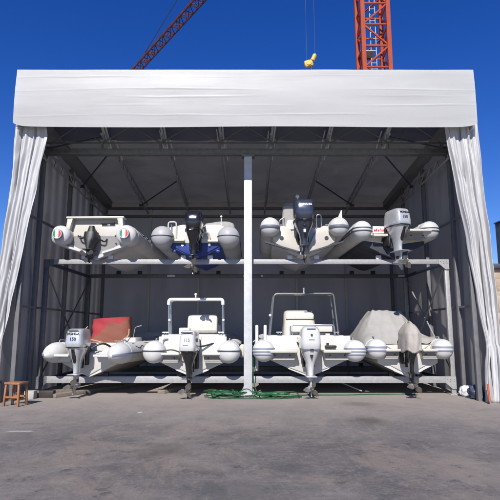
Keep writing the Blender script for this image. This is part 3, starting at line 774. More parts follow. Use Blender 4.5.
# red canvas over its console
pr = at(112, 342, 13.45)
rcv = MB()
def red_pt(u, v):
    a = 2 * PI * u; c, s = math.cos(a), math.sin(a)
    hx, hy = .53 - .05 * v, .34 - .12 * v
    x = hx * math.copysign(abs(c) ** .45, c); y = hy * math.copysign(abs(s) ** .45, s) + .1 * v
    zz = .80 * v * (1 + .03 * math.sin(x * 3 + .6)) + .02 * noise.noise(Vector((x * 3, y * 3, 1)))
    w = .025 * noise.noise(Vector((x * 3.5, y * 3, zz * 3))) + .012 * math.sin(zz * 20 + x * 8)
    return Vector((x + w * c, y + w * s, zz))
rcv.grid(red_pt, 72, 26)
rows = [red_pt(i / 72, 1) for i in range(72)]
top = [rcv.bm.verts.new(p) for p in rows]; rcv.face(top)
bmesh.ops.remove_doubles(rcv.bm, verts=rcv.bm.verts, dist=1e-4)
o = rcv.build('canvas_cover', M['redcanvas'], None, angle=60); o.location = (pr.x, 13.45, B1.e.location.z + zt + .05); o.rotation_euler = (0, R(-2), R(6))
tag(o, 'faded red and terracotta canvas cover standing over a console in the lower left boat', 'cover')
rp = MB(); rp.tube(spline([(-.5, -.32, .12), (-.62, -.36, .42), (-.72, -.38, .5), (-.64, -.4, .3), (-.4, -.4, .25), (.1, -.41, .14), (.45, -.4, .3), (.5, -.38, .5)]), .014, 6)
rp.tube(spline([(-.55, -.35, .6), (-.7, -.4, .42), (-.6, -.4, .34), (-.45, -.41, .2)]), .012, 6)
q = rp.build('rope', M['rope'], None); q.location = o.location; q.rotation_euler = o.rotation_euler; tag(q, 'tan rope slung across the front of the red canvas cover', 'rope')

# ---- lower row, boat 2 (roll bar, cream seat, white and black motor)
X, half, r, z = place(153.4, 228.9, 352.3, YS - .3, 11.2)
B = make_boat('white inflatable boat with padded white roll bar and cream seat, left of the centre pole', X, YS, kl, half, r, z - kl, 5.2, R(-1), 'tubewhite', 'gel', tail=.22, bands=((.03, .035),), band_mat='strakedark')
zt = B.zt; B2 = B
transom(B, [(-B.c0, zt + .36), (-.22, zt + .40), (-.18, zt + .0), (.18, zt + .0), (.22, zt + .40), (B.c0, zt + .36), (B.c0 * .97, .42), (0, .05), (-B.c0 * .97, .42)])
for sg in (-1, 1):
    o = platform(B, sg, .27, B.c0 - .02, zt - .04, .4, .05, 'gel')
b = MB(); b.box((0, .38, zt + .25), (2 * B.c0 * .96, .62, .34), bevel=.05); b.build('stern_locker', M['gel'], B.e)
Zc = at(190, 351, 11.95).z - kl
mo, cw = outboard(B, at(190, 351, 11.95).x - X, -.42, Zc, 'whitepaint', 'blackgloss', H=.48, W=.195, style='box', turn=R(-5))
cowl_text('115', M['strakegrey'], mo, cw, 0, .255, .10, bold=.002)
b = MB(); b.box((-.02, -.352, .14), (.12, .006, .012)); b.build('badge', M['strakegrey'], mo, smooth=False)
b = MB(); b.box((.0, -.325, .425), (.28, .01, .022)); b.build('vent_slot', M['blackgloss'], mo, smooth=False)
b = MB(); b.box((.197, -.1, .25), (.006, .16, .09)); b.build('side_badge', M['strakedark'], mo, smooth=False)
ra = [at(168.5, 345, 12.75), at(168.5, 299.5, 12.75), at(222.5, 299.5, 12.75), at(223, 345, 12.75)]
pts = [(p.x - X, p.z - kl) for p in ra]; pts[0] = (pts[0][0], zt + .15); pts[3] = (pts[3][0], zt + .15)
rb = arch(B, pts, .027, 'steel', .42, bars=2, dy=.28)
b = MB(); b.tube(rounded([(pts[1][0] - .005, .42, pts[1][1] - .13), (pts[1][0], .42, pts[1][1]), (pts[2][0], .42, pts[2][1]), (pts[2][0] + .005, .42, pts[2][1] - .13)], .12, 6), .043, 12)
b.build('roll_bar_padding', M['white'], rb)
b = MB(); b.tube([(0, .42, pts[1][1] + .05), (0, .42, pts[1][1] + .1)], .02, 8); b.sphere((0, .42, pts[1][1] + .13), .035); b.build('navigation_light', M['lamp'], rb)
for sg in (0, 3):
    b = MB(); b.sphere((pts[sg][0] * 1.0, .38, pts[1][1] - .52), .035, (1, 1, 1)); b.build('rail_lamp', M['lamp'], rb)
s0, s1 = at(187, 332, 13.2), at(217, 316, 13.2)
b = MB(); xc = (s0.x + s1.x) / 2 - X; w = s1.x - s0.x
b.loft([(0, 0, 0, w / 2, .09, 5), (.05, 0, 0, w / 2, .10, 5), (.36, 0, .04, w / 2, .09, 5), (.44, 0, .05, w / 2 * .96, .08, 4), (.47, 0, .055, w / 2 * .88, .05, 4)], 36)
so = b.build('seat_backrest', M['vinyl'], B.e); so.location = (xc, .85, s0.z - kl - .02)
b = MB(); b.box((0, -.095, .03), (w * .94, .03, .07), bevel=.01); b.build('seat_trim', M['greyplate'], so)
b = MB(); b.box((xc, 1.15, zt + .22), (w, .6, .44), bevel=.04); b.build('helm_seat', M['gel'], B.e)
c0_ = at(184, 336, 13.0); b = MB(); b.box((c0_.x - X, .75, zt + .42), (.28, .3, .32), bevel=.03); b.build('seat_side_box', M['gel'], B.e)
b = MB(); b.box((xc, 2.3, zt + .35), (.75, .5, .7), bevel=.08); b.build('console', M['gel'], B.e)
cables(B, [(.06, -.25, zt + .12), (.28, -.12, zt + .14), (.5, -.02, zt + .2), (.62, .04, zt + .25)], .02)
cables(B, [(-.62, -.35, zt + .03), (-.45, -.35, zt + .06), (-.25, -.33, zt + .0)], .016)
grab(B, [(-.72, -.06, zt + .05), (-.72, -.1, zt + .32), (-.6, -.06, zt + .32)], .02, 'gel')
for sg in (-1, 1): cleat(B, sg * .68, .05, zt + .42)
fd = at(242.5, 351, 12.7); b = MB(); b.tube([(0, 0, .17), (0, 0, .14), (0, 0, .08), (0, 0, -.08), (0, 0, -.14), (0, 0, -.17)], [.02, .065, .085, .085, .065, .02], 14)
o = b.build('fender', M['cream'], None); o.location = fd; tag(o, 'small cream fender hanging beside the boat next to the centre pole', 'fender')

# ---- lower row, boat 3 (grey arch, console, white motor)
X, half, r, z = place(263.8, 356, 351.2, YS - .3, 10.8)
B = make_boat('white inflatable boat with square grey tube arch and white outboard, right of the centre pole', X, YS, kl, half, r, z - kl, 5.6, R(1), 'tubewhite', 'gel', tail=.22, bands=((.06, .035), (-.005, .035), (-.07, .035)), band_mat='strakegrey')
zt = B.zt; B3 = B
transom(B, [(-B.c0, zt + .36), (-.26, zt + .34), (-.22, zt + .02), (.22, zt + .02), (.26, zt + .34), (B.c0, zt + .36), (B.c0 * .97, .42), (0, .05), (-B.c0 * .97, .42)])
for sg in (-1, 1): platform(B, sg, .3, B.c0 - .02, zt + .0, .45, .07, 'cream')
Zc = at(309, 349, 11.95).z - kl
mo, cw = outboard(B, at(309.5, 349, 11.95).x - X, -.42, Zc, 'whitepaint', 'whitepaint', H=.53, W=.235, style='round', band='strakegrey')
emblem(mo, (0, -.356, .33), .026, .026, 'strakedark')
b = MB(); b.box((0, -.357, .225), (.13, .006, .014)); b.build('badge', M['strakegrey'], mo, smooth=False)
b = MB(); b.prism([(-.04, -.12), (.04, -.12), (.03, -.16), (0, -.21), (-.03, -.16)], -.275, -.2); b.build('leg_emblem', M['blackgloss'], mo, smooth=False)
b = MB(); b.box((0, -.31, .475), (.2, .02, .025), bevel=.005); b.build('vent_slot', M['strakegrey'], mo)
ra = [at(269.5, 345, 13.0), at(274.5, 294, 13.0), at(334, 293.5, 13.0), at(340, 345, 13.0)]
pts = [(p.x - X, p.z - kl) for p in ra]; pts[0] = (pts[0][0], zt + .15); pts[3] = (pts[3][0], zt + .15)
rb = arch(B, pts, .024, 'darksteel', .65, bars=2, dy=.45, rad=.09)
b = MB(); b.box((pts[1][0] * .6, .87, pts[1][1] + .03), (.5, .4, .025)); b.box((pts[2][0] * .6, .87, pts[1][1] + .03), (.4, .4, .025)); b.build('arch_shelf', M['black'], rb, smooth=False)
b = MB(); b.tube([(0, .65, pts[1][1]), (0, .65, pts[1][1] + .13)], .018, 8); b.sphere((0, .65, pts[1][1] + .14), .03); b.build('navigation_light', M['lamp'], rb)
b = MB(); b.sphere((pts[0][0] + .03, .62, pts[1][1] - .55), .035); b.build('rail_lamp', M['lamp'], rb)
c1, c2 = at(284, 345, 13.25), at(316, 311, 13.25); cxx = (c1.x + c2.x) / 2 - X; w = (c2.x - c1.x)
b = MB(); hh = c2.z - kl - zt
b.loft([(0, 0, 0, w / 2 + .04, .36, 5), (hh * .55, 0, 0, w / 2, .34, 5), (hh * .7, 0, .03, w / 2 - .02, .3, 5), (hh * .9, 0, .08, w / 2 * .93, .22, 4.5), (hh * .97, 0, .1, w / 2 * .88, .17, 4), (hh, 0, .1, w / 2 * .75, .12, 3.5)], 40)
co = b.build('console', M['cream'], B.e); co.location = (cxx, 1.05, zt + .02)
b = MB(); b.loft([(0, 0, 0, w / 2 * .85, .05, 4), (.1, 0, .01, w / 2 * .88, .07, 4), (.17, 0, .02, w / 2 * .8, .05, 3.5)], 30); q = b.build('cushion', M['vinyl'], co); q.location = (0, -.23, hh * .77)
c1, c2 = at(291, 345, 12.85), at(334.5, 325, 12.85); zb_ = c2.z - kl
fr = grab(B, [(c1.x - X, .5, zt + .15), (c1.x - X, .5, zb_), (c2.x - X, .5, zb_), (c2.x - X, .5, zt + .15)], .02, 'steel', 'seat_frame')
b = MB(); b.box(((c1.x + c2.x) / 2 - X, .54, zb_ - .1), (c2.x - c1.x - .08, .07, .15), bevel=.02); b.build('seat_backrest', M['vinyl'], fr)
b = MB(); b.box((c2.x - X - .22, .52, zb_ - .25), (.36, .05, .11), bevel=.01); b.build('instrument_box', M['black'], fr)
b = MB(); b.box((c2.x - X - .17, .49, zb_ - .25), (.11, .012, .07)); b.build('sticker', M['white'], fr, smooth=False)
b = MB()
for k in range(2): b.bar((c1.x - X, .5, zt + .28 + .14 * k), (c1.x - X + .18, .5, zt + .28 + .14 * k), .02, .02)
b.build('seat_rung', M['steel'], fr, smooth=False)
b = MB(); b.box((0, .45, zt + .22), (2 * B.c0 * .9, .6, .3), bevel=.04); b.build('stern_locker', M['gel'], B.e)
b = MB(); b.box((.52, -.12, zt + .1), (.26, .2, .06), bevel=.015); b.box((.45, -.12, zt + .14), (.05, .1, .1)); b.build('folded_ladder', M['black'], B.e)
for sg in (-1, 1): cleat(B, sg * .7, .05, zt + .4); cables(B, [(sg * .1, -.2, zt + .05), (sg * .24, -.1, zt + .16), (sg * .3, .1, zt + .25)], .02)
for pxx, y0, y1 in ((256.8, 325, 371), (265.2, 325, 347)):
    a, b_ = at(pxx, y1, 12.55), at(pxx, y0, 12.55); b = MB()
    if pxx > 260: a.z = z + r * .9
    b.tube([a, a + Vector((0, 0, .02)), b_ - Vector((0, 0, .02)), b_], [.02, .04, .04, .02], 12)
    b.build('fender_pole', M['white'], B.e); bpy.data.objects[-1] if False else None
# re-express those two poles in boat space
for o in [o for o in B.e.children if o.name.startswith('fender_pole')]:
    o.matrix_parent_inverse = (Matrix.Translation(B.e.location) @ Matrix.Rotation(R(1), 4, 'Z')).inverted()

# ---- lower row, boat 4 (tarpaulin, hooded motor)
X, half, r, z = place(377.6, 444.3, 349.3, YS - .3, 10.0)
B = make_boat('white inflatable boat under a grey tarpaulin, its outboard hooded, beside the right uprights', X, YS, kl, half, r, z - kl, 5.2, R(1), 'tubewhite', 'gel', tail=.22, bands=((.05, .045), (-.03, .045)), band_mat='strakegrey')
zt = B.zt; B4 = B
transom(B, [(-B.c0, zt + .1), (-.2, zt + .1), (-.16, zt - .02), (.16, zt - .02), (.2, zt + .1), (B.c0, zt + .1), (B.c0 * .97, .42), (0, .05), (-B.c0 * .97, .42)])
for sg in (-1, 1): platform(B, sg, .26, B.c0 - .02, zt - .02, .4, .06, 'cream')
Zc = at(409, 346, 11.95).z - kl; mx_ = at(409.5, 346, 11.95).x - X
mo, cw = outboard(B, mx_, -.42, Zc, 'blackgloss', 'blackgloss', H=.40, W=.15, style='round')
b = MB()
def hood(u, v):
    a = 2 * PI * u; c, s = math.cos(a), math.sin(a)
    k = (v ** .6) if v < .35 else (.35 ** .6 + (v - .35) * .72)
    k = min(1.0 + .10 * max(0, v - .5), .12 + k * 1.45); p = 2.6
    zz = .53 - .65 * v ** 1.25 + .05 * math.exp(-((c + .1) ** 2) / .1) * (1 - v) ** 2
    w = 1 + .05 * noise.noise(Vector((c * 2.2, s * 2.2, v * 3.4))) + .035 * abs(noise.noise(Vector((c * 5, s * 5, v * 2.4 + 5)))) + .03 * math.sin(9 * a + v * 4) * v
    return Vector((.192 * k * w * math.copysign(abs(c) ** (2 / p), c), (.43) * k * w * math.copysign(abs(s) ** (2 / p), s), zz + .03 * math.sin(5 * a + 1) * v))
b.grid(hood, 72, 26); bmesh.ops.remove_doubles(b.bm, verts=b.bm.verts, dist=1e-4)
tp = [v for v in b.bm.verts if v.co.z > .5 and (v.co.x ** 2 + v.co.y ** 2) < .003]
o = b.build('motor_hood', M['beigecanvas'], None, angle=180)
md = o.modifiers.new('s', 'SOLIDIFY'); md.thickness = .008; md.offset = 1
o.location = B.e.location + Vector((mx_, -.42, Zc)); tag(o, 'beige canvas hood pulled over the outboard at the lower right', 'hood')
tv = MB()
def tarp(u, v):
    x = (u * 2 - 1) * (half + .01); y = .02 + 4.4 * v; ax = abs(x)
    edge = zt + math.sqrt(max(0, r * r - min(r, max(0, ax - B4.a)) ** 2)) if ax > B4.a else zt + r
    edge += .012
    ridge = lambda x0, w0, w1: 1.0 if abs(x - x0) < w0 else max(0.0, 1 - (abs(x - x0) - w0) / (w1 - w0))
    prof = 0
    if y < .85: prof = max(0, (y - .08) / .77)
    elif y < 1.35: prof = 1
    else: prof = max(0, 1 - (y - 1.35) / 1.1)
    k = ridge(-.22, .36, .36 + .55)
    hgt = .68 * prof * k
    sag = -.10 * (1 - prof) * (1 - (ax / half) ** 2)
    wr = .03 * abs(noise.noise(Vector((x * 1.6 + y * 1.1, y * .8 - x, 4)))) + .018 * noise.noise(Vector((x * 3, y * 2.4, 2))) + .012 * math.sin((x * 3.2 + y * 4.5)) * (1 - ax / half) + .014 * noise.noise(Vector((x * 7, y * 5, 6)))
    for (ax_, ay_, bx_, by_, am) in ((-.58, .85, -1.15, .25, .035), (.14, .85, .9, .2, .035), (-.2, .85, -.15, .05, .022), (.14, 1.3, 1.1, 1.9, .03), (-.58, 1.3, -1.15, 1.8, .03), (-.4, .85, -.62, .1, .016)):
        dx_, dy_ = bx_ - ax_, by_ - ay_; tt = max(0, min(1, ((x - ax_) * dx_ + (y - ay_) * dy_) / (dx_ ** 2 + dy_ ** 2)))
        wr += am * math.exp(-(math.hypot(x - ax_ - tt * dx_, y - ay_ - tt * dy_) / .055) ** 2) * (1 - .5 * tt)
    dn = -.06 * max(0, (.2 - y) / .2)
    return Vector((x, y, edge + hgt + sag * (ax < B4.a) * min(1, (B4.a - ax) / .25) + wr * (1 if ax < B4.a else .3) + dn))
tv.grid(tarp, 130, 130)
o = tv.build('boat_cover', M['tarp'], None, angle=180); md = o.modifiers.new('s', 'SOLIDIFY'); md.thickness = .01; md.offset = 1
o.location = B.e.location; o.rotation_euler = B.e.rotation_euler; tag(o, 'grey tarpaulin stretched up to a peak over the lower right boat', 'tarpaulin')
for sg in (-1, 1):
    lp = MB(); lp.tube([(sg * .2, -.06, zt - .1), (sg * .42, -.04, zt + .02), (sg * (B.a - .1), -.02, zt + .18)], .01, 6); q = lp.build('cover_rope', M['rope'], o)

# ---- upper row, boat 1 (sterndrive, tricolour roundels)
YU = 12.4
X, half, r, z = place(59.0, 126.0, 234.5, YU - .3, 10.2)
B = make_boat('white inflatable boat with green white and red roundels on its tube ends', X, YU, ku - .03, half, r, z - ku + .03, 5.4, R(-2), 'tubelight', 'greyhull', tail=.2, end='flat', bands=(), rise=.35)
zt = B.zt; B5 = B
zt_top = at(95, 219, YU).z - B.e.location.z
transom(B, [(-.70, zt_top), (.70, zt_top), (B.c0, zt + .05), (B.c0 * .96, .42), (0, .06), (-B.c0 * .96, .42), (-B.c0, zt + .05)], 'cream', y0=-.0, y1=.07)
b = MB(); b.box((0, -.03, zt_top + .01), (1.46, .28, .05), bevel=.015); b.build('transom_capping', M['gel'], B.e)
for sg in (-1, 1):
    b = MB(); b.prism([(sg * .70, zt_top - .02), (sg * .56, zt_top - .02), (sg * (B.c0 - .05), zt - .15), (sg * B.c0, zt - .2)], -.16, -.0, bevel=.01); b.build('transom_knee', M['cream'], B.e)
    b = MB(); b.bar((sg * .2, -.06, .16), (sg * .78, -.06, .34), .10, .05); b.build('trim_tab', M['gel'], B.e)
    cx, cy, cz = sg * B.a, -.2 - .62 * r, zt
    rd = []
    for k, (rad, m_, off) in enumerate(((.50, 'strakegrey', .0), (.44, 'white', .003))):
        rd.append(emblem(B.tube, (cx, cy + .012 - off, cz), r * rad, r * rad, m_, 'roundel' if k == 0 else 'roundel_field', dy=.09, n=32))
    for sd, m_ in ((1, 'red'), (-1, 'green')):
        b = MB(); rad = r * .41
        poly = [(cx + sd * rad * math.cos(t), cz + rad * math.sin(t)) for t in [-1.15 + 2.3 * k / 16 for k in range(17)]]
        b.prism(poly, cy - .084, cy + .0); b.build('roundel_stripe', M[m_], B.tube, smooth=False)
b = MB()   # sterndrive leg
b.loft([(.16, 0, -.16, .16, .17, 3), (.0, 0, -.18, .17, .2, 3), (-.12, 0, -.2, .12, .2, 2.6), (-.3, 0, -.24, .06, .17, 2.4), (-.42, 0, -.26, .05, .16, 2.4)], 24)
b.loft([(.32, 0, -.16, .06, .08, 3), (.14, 0, -.16, .11, .13, 3)], 20)
b.box((0, -.28, -.3), (.22, .4, .016)); b.tube([(0, .0, -.45), (0, -.1, -.45), (0, -.35, -.45), (0, -.42, -.45)], [.015, .06, .055, .03], 12)
b.prism([(-.008, -.48), (.008, -.48), (.008, -.6), (-.008, -.6)], -.34, -.18)
sd_o = b.build('stern_drive', M['black'], B.e); sd_o.location = (-.06, 0, at(93, 240, YU).z - B.e.location.z)
b = MB(); b.tube([(0, -.4, -.45), (0, -.52, -.45)], [.05, .03], 12)
for k in range(3):
    a = k * 2 * PI / 3 + .5
    b.prism([(.03 * math.cos(a + .9), -.45 + .03 * math.sin(a + .9)), (.17 * math.cos(a + .35), -.45 + .17 * math.sin(a + .35)), (.19 * math.cos(a), -.45 + .19 * math.sin(a)), (.16 * math.cos(a - .3), -.45 + .16 * math.sin(a - .3)), (.03 * math.cos(a - .9), -.45 + .03 * math.sin(a - .9))], -.47, -.455)
b.build('propeller', M['black'], sd_o)
b = MB(); b.tube(spline([(-.12, -.2, .05), (-.3, -.1, .02), (-.34, .0, .1)]), .02, 8); b.tube(spline([(.12, -.2, .05), (.3, -.1, -.06), (.34, .0, .02)]), .02, 8); b.build('trim_ram', M['black'], sd_o)
b = MB()
for (x, zz) in ((-.62, .34), (-.45, .3), (.5, .3), (.62, .28), (.52, .1), (-.72, .2)):
    b.tube([(x, -.003, zt + zz - .28), (x, -.02, zt + zz - .28)], .022, 10)
b.build('transom_fitting', M['black'], B.e)
b = MB(); b.box((.2, -.03, zt_top - .13), (.14, .05, .04)); b.box((.4, -.03, zt_top - .12), (.12, .05, .05)); b.tube([(.13, -.06, zt_top - .13), (.47, -.06, zt_top - .13)], .012, 6); b.build('ladder_bracket', M['black'], B.e)
for sg in (-1, 1): grab(B, [(sg * .55, -.12, zt_top + .02), (sg * .55, -.12, zt_top + .02 + .0), (sg * .4, -.13, zt_top + .03)], .01)

# ---- upper row, boat 2 (blue hull, black motor)
X, half, r, z = place(161.6, 228.3, 236.3, YU - .3, 11.0)
B = make_boat('grey tubed inflatable boat with bright blue hull and black outboard', X, YU, ku, half, r, z - ku, 5.2, R(0), 'tubegrey', 'bluehull', tail=.22, bands=((-.0, .02),), band_mat='strakedark')
zt = B.zt; B6 = B; zb = at(195, 243.5, YU).z - ku; zt_top = at(195, 225, YU).z - ku
transom(B, [(-B.c0, zt_top - .08), (-.35, zt_top), (-.22, zt_top), (-.18, zb + .12), (.18, zb + .12), (.22, zt_top), (B.c0 * .8, zt_top), (B.c0, zt_top - .08), (B.c0, zb), (-B.c0, zb)], 'gel')
b = MB(); b.prism([(-B.c0 * 1.01, zb - .004), (B.c0 * 1.01, zb - .004), (B.c0 * .97, .40), (.15, .06), (-.15, .06), (-B.c0 * .97, .40)], -.03, -.002, bevel=.01); b.build('lower_transom', M['bluehull'], B.e)
for sg in (-1, 1):
    b = MB(); b.tube([(sg * .34, -.03, zb - .05), (sg * .34, -.05, zb - .05)], .035, 12); b.build('drain', M['white'], B.e)
    b = MB(); b.sphere((sg * .55, -.04, zb - .2), .05, (1.2, .4, .8)); b.build('skin_fitting', M['bluehull'], B.e)
Zc = at(194, 231, 11.95).z - ku
mo, cw = outboard(B, at(194, 231, 11.95).x - X, -.42, Zc, 'blackgloss', 'blackgloss', H=.46, W=.21, style='tall', s=1.0)
b = MB(); b.box((0, -.356, .27), (.16, .008, .055), bevel=.002); b.build('badge', M['white'], mo)
b = MB(); b.box((-.04, -.325, -.01), (.09, .02, .05), bevel=.01); b.build('badge', M['white'], mo)
grab(B, [(-.7, -.06, zb + .05), (-.7, -.08, zt_top + .06), (-.5, -.08, zt_top + .06), (-.5, -.06, zb + .05)], .018, 'gel', 'boarding_ladder')
grab(B, [(-.62, -.06, zb + .05), (-.62, -.08, zt_top + .0)], .014, 'steel'); 
b = MB(); b.box((-.42, -.08, zb + .06), (.28, .16, .05), bevel=.01); b.build('swim_platform', M['gel'], B.e)
b = MB(); b.box((.5, -.08, zb + .04), (.4, .14, .04), bevel=.01); b.build('swim_platform', M['cream'], B.e)
b = MB(); b.loft([(0, 0, 0, .42, .12, 3), (.1, .03, 0, .36, .1, 3), (.15, .12, 0, .16, .06, 2.5)], 24); q = b.build('folded_bimini', M['greyplate'], B.e); q.location = (.55, .2, zt_top - .03)
b = MB(); b.tube([(.62, .1, zt_top - .1), (.62, .1, zt_top + .22)], .012, 8); b.sphere((.62, .1, zt_top + .24), .03); b.build('navigation_light', M['lamp'], B.e)
cables(B, [(.12, -.25, Zc - .08), (.24, -.18, Zc + .02), (.33, -.1, Zc - .04), (.34, -.06, Zc - .3)], .028, 'cream')
b = MB(); b.box((0, 1.9, zt + .35), (.8, .6, .5), bevel=.08); b.build('console', M['gel'], B.e)

# ---- upper row, boat 3 (navy motor, banded tubes)
X, half, r, z = place(270.3, 339.4, 226.3, YU - .3, 9.8)
B = make_boat('white inflatable boat with dark banded tubes and tall navy outboard', X, YU, ku, half, r, z - ku, 5.8, R(-1), 'tubelight', 'greyhull', tail=.22, bands=((-.02, .09),), band_mat='bandslate')
zt = B.zt; B7 = B; zq = zt
for sg in (-1, 1):
    x0 = .22; pl_ = [(sg * B.c0 * 1.02, zt + .02), (sg * (B.c0 * .62), zt + .06), (sg * x0 * 1.5, zt - .04), (sg * x0 * 1.1, zt - .2), (sg * x0 * .5, zt - .44), (sg * .1, .12), (sg * .3, .15), (sg * B.c0 * .98, .40)]
    b = MB(); b.prism(pl_ if sg > 0 else pl_[::-1], -.10, .03, bevel=.02); o = b.build('transom', M['cream'], B.e)
    e1 = emblem(o, (sg * .56, -.102, zt - .26), .05, .05, 'black', 'drain', dy=.012)
    b = MB(); b.bar((sg * .1, -.11, .13), (sg * .98, -.11, .40), .09, .04); b.build('hull_step', M['darkhull'], B.e)
Zc = at(304, 222, 11.95).z - ku
mo, cw = outboard(B, at(304, 222, 11.95).x - X, -.42, Zc, 'navy', 'navy', H=.54, W=.255, style='tall', s=1.0)
cowl_text('YAMAHA', M['silver'], mo, cw, .02, .37, .075, bold=.002, shear=.1)
b = MB(); b.box((0, -.275, -.26), (.06, .03, .08), bevel=.01); b.build('badge', M['white'], mo)
b = MB(); b.sphere((0, -.27, -.13), .025, (1.4, .6, .6)); b.build('badge', M['blackgloss'], mo)
c1 = at(290, 225, 13.0); b = MB(); b.loft([(0, 0, 0, .22, .22, 6), (.62, 0, 0, .20, .2, 6), (.72, .01, .03, .14, .14, 5)], 28); q = b.build('console', M['greyplate'], B.e); q.location = (c1.x - X, .8, zt + .05)
q.scale = (1, 1, max(.5, (at(290, 204, 13.2).z - ku - zt - .05) / .72))
b = MB(); pz = at(297, 196, 13.2); b.tube([(pz.x - X, .85, zt + .1), (pz.x - X, .85, pz.z - ku - .05)], .02, 8); b.sphere((pz.x - X, .85, pz.z - ku), .055); b.build('navigation_light', M['lamp'], B.e)
grab(B, [(.33, .0, zt + .0), (.33, .0, zt + .36), (.45, .0, zt + .36), (.45, .0, zt + .0)], .012)
grab(B, [(-.62, .0, zt + .0), (-.62, .0, zt + .2), (-.48, .0, zt + .3), (-.48, .0, zt + .0)], .018)
b = MB(); b.loft([(0, 0, 0, .16, .14, 4), (.25, .03, 0, .1, .12, 4)], 20); q = b.build('engine_well', M['gel'], B.e); q.location = (-.34, .1, zt - .02)
pz = at(340.5, 209, 12.4); b = MB(); zz0 = zt + r * .7; b.prism([(-.12, 0), (.06, 0), (.045, pz.z - ku - zz0 - .02), (.03, pz.z - ku - zz0), (.02, pz.z - ku - zz0 - .03)], -.015, .015, bevel=.004); q = b.build('folded_flag', M['white'], B.e); q.location = (pz.x - X, .12, zz0)
for sg in (-1, 1): cleat(B, sg * .62, .02, zt + .06); b = MB(); b.sphere((sg * .72, -.0, zt + .1), .05); b.build('filler_cap', M['white'], B.e)

# ---- upper row, boat 4 (silver motor, dark hull)
X, half, r, z = place(362.2, 430.6, 230, YU - .3, 9.7)
B = make_boat('light grey inflatable boat with dark hull and silver outboard on the upper right', X, YU, ku, half, r, z - ku, 5.3, R(2), 'tubelight', 'darkhull', tail=.22, bands=((.04, .03), (-.035, .03)), band_mat='strakedark')
zt = B.zt; B8 = B
transom(B, [(-B.c0, zt + .06), (-.2, zt + .06), (-.16, zt - .1), (.16, zt - .1), (.2, zt + .06), (B.c0, zt + .06), (B.c0, zt - .22), (.2, zt - .3), (-.2, zt - .3), (-B.c0, zt - .22)], 'cream')
platform(B, 1, .2, B.c0 + .02, zt - .03, .5, .06, 'cream', pad=True, lower=.14)
bd1, bd2 = at(372.5, 233.5, YU - .1), at(384.5, 226.5, YU - .1)
b = MB(); b.box(((bd1.x + bd2.x) / 2 - X, -.1, (bd1.z + bd2.z) / 2 - ku), (bd2.x - bd1.x, .03, bd2.z - bd1.z), bevel=.006); bo = b.build('name_board', M['white'], B.e)
b = MB(); x0 = (bd1.x + bd2.x) / 2 - X - .13; z0 = (bd1.z + bd2.z) / 2 - ku
for k, (wd, ht) in enumerate(((.05, .05), (.03, .075), (.035, .05), (.02, .085), (.03, .05), (.035, .055))): b.box((x0 + .022 + k * .046, -.1175, z0 - .045 + ht / 2), (wd, .003, ht), Matrix.Rotation(R(10), 3, 'Y'))
b.build('painted_mark', M['red'], bo, smooth=False)
b = MB(); b.box(((bd1.x + bd2.x) / 2 - X, -.12, zt - .12), (.36, .3, .06), bevel=.01); b.build('swim_platform', M['cream'], B.e)
Zc = at(396, 226.5, 11.95).z - ku
mo, cw = outboard(B, at(397, 226, 11.95).x - X, -.42, Zc, 'silver', 'silver', H=.42, W=.205, style='box', turn=R(16), lower='blackgloss')
cowl_text('HONDA', M['blackgloss'], mo, cw, 0, .30, .068, bold=.003)
cowl_text('150', M['strakedark'], mo, cw, 0, .185, .10, bold=.002)
cables(B, [(-.1, -.2, zt + .0), (-.25, -.1, zt - .05), (-.3, -.02, zt - .25)], .02)
b = MB(); b.box((0, 1.6, zt + .25), (.8, .5, .3), bevel=.06); b.build('console', M['gel'], B.e)

# supports between the hulls and the rails
for Bx, kz, yk in [(B_, kl, 0) for B_ in (B1, B2, B3, B4)] + [(B_, ku, 1) for B_ in (B5, B6, B7, B8)]:
    for sg in (-1, 1):
        for ry in (RY0, RY1):
            dx = .34 * sg; hgt = .36 * .34 + .0 
            c = Bx.e.location
            b = MB(); b.box((c.x + dx, ry - .01, kz - .003 + hgt * .42), (.13, .10, hgt * .84), bevel=.008); rkid(b, 'support_block', M['white'] if (yk and ry == RY0) else M['black'])

# ------------------------------------------------------------------ things on the ground
# garden hose
def hose_loops(cx, cy, n, rad, seed):
    rnd = random.Random(seed); P = []
    for k in range(n * 9):
        a = k / 9 * 2 * PI; rr = rad * (.45 + .55 * rnd.random()); wob = .08 * math.sin(k * .9)
        P.append((cx + rr * 1.5 * math.cos(a) + .1 * math.sin(k * .31), cy + rr * .8 * math.sin(a) + wob, .022 + .028 * (k // 9) * rnd.uniform(.5, 1.0)))
    return P
hx = px
P = [(hx + .12, 12.2, .9), (hx + .13, 12.18, .4), (hx + .2, 12.12, .14), (hx + .35, 11.95, .03)] + hose_loops(hx + .62, 12.0, 5, .38, 3) + [(hx + .3, 11.8, .03), (hx, 11.95, .2), (hx - .2, 11.98, .12)] + hose_loops(hx - .55, 12.0, 7, .32, 9)
P += [(hx - .9, 11.9, .02), (hx - .6, 11.78, .02), (hx, 11.75, .02), (hx + .7, 11.85, .02), (hx + 1.25, 12.0, .02), (hx + 1.0, 12.2, .02), (hx + 1.6, 12.35, .02), (hx + 2.4, 12.40, .014), (hx + 3.3, 12.52, .014), (hx + 4.1, 12.46, .014)]
h = MB(); h.tube(spline(P, 6), .0125, 8); o = h.build('garden_hose', M['hose']); tag(o, 'green garden hose coiled around the foot of the centre pole', 'hose')

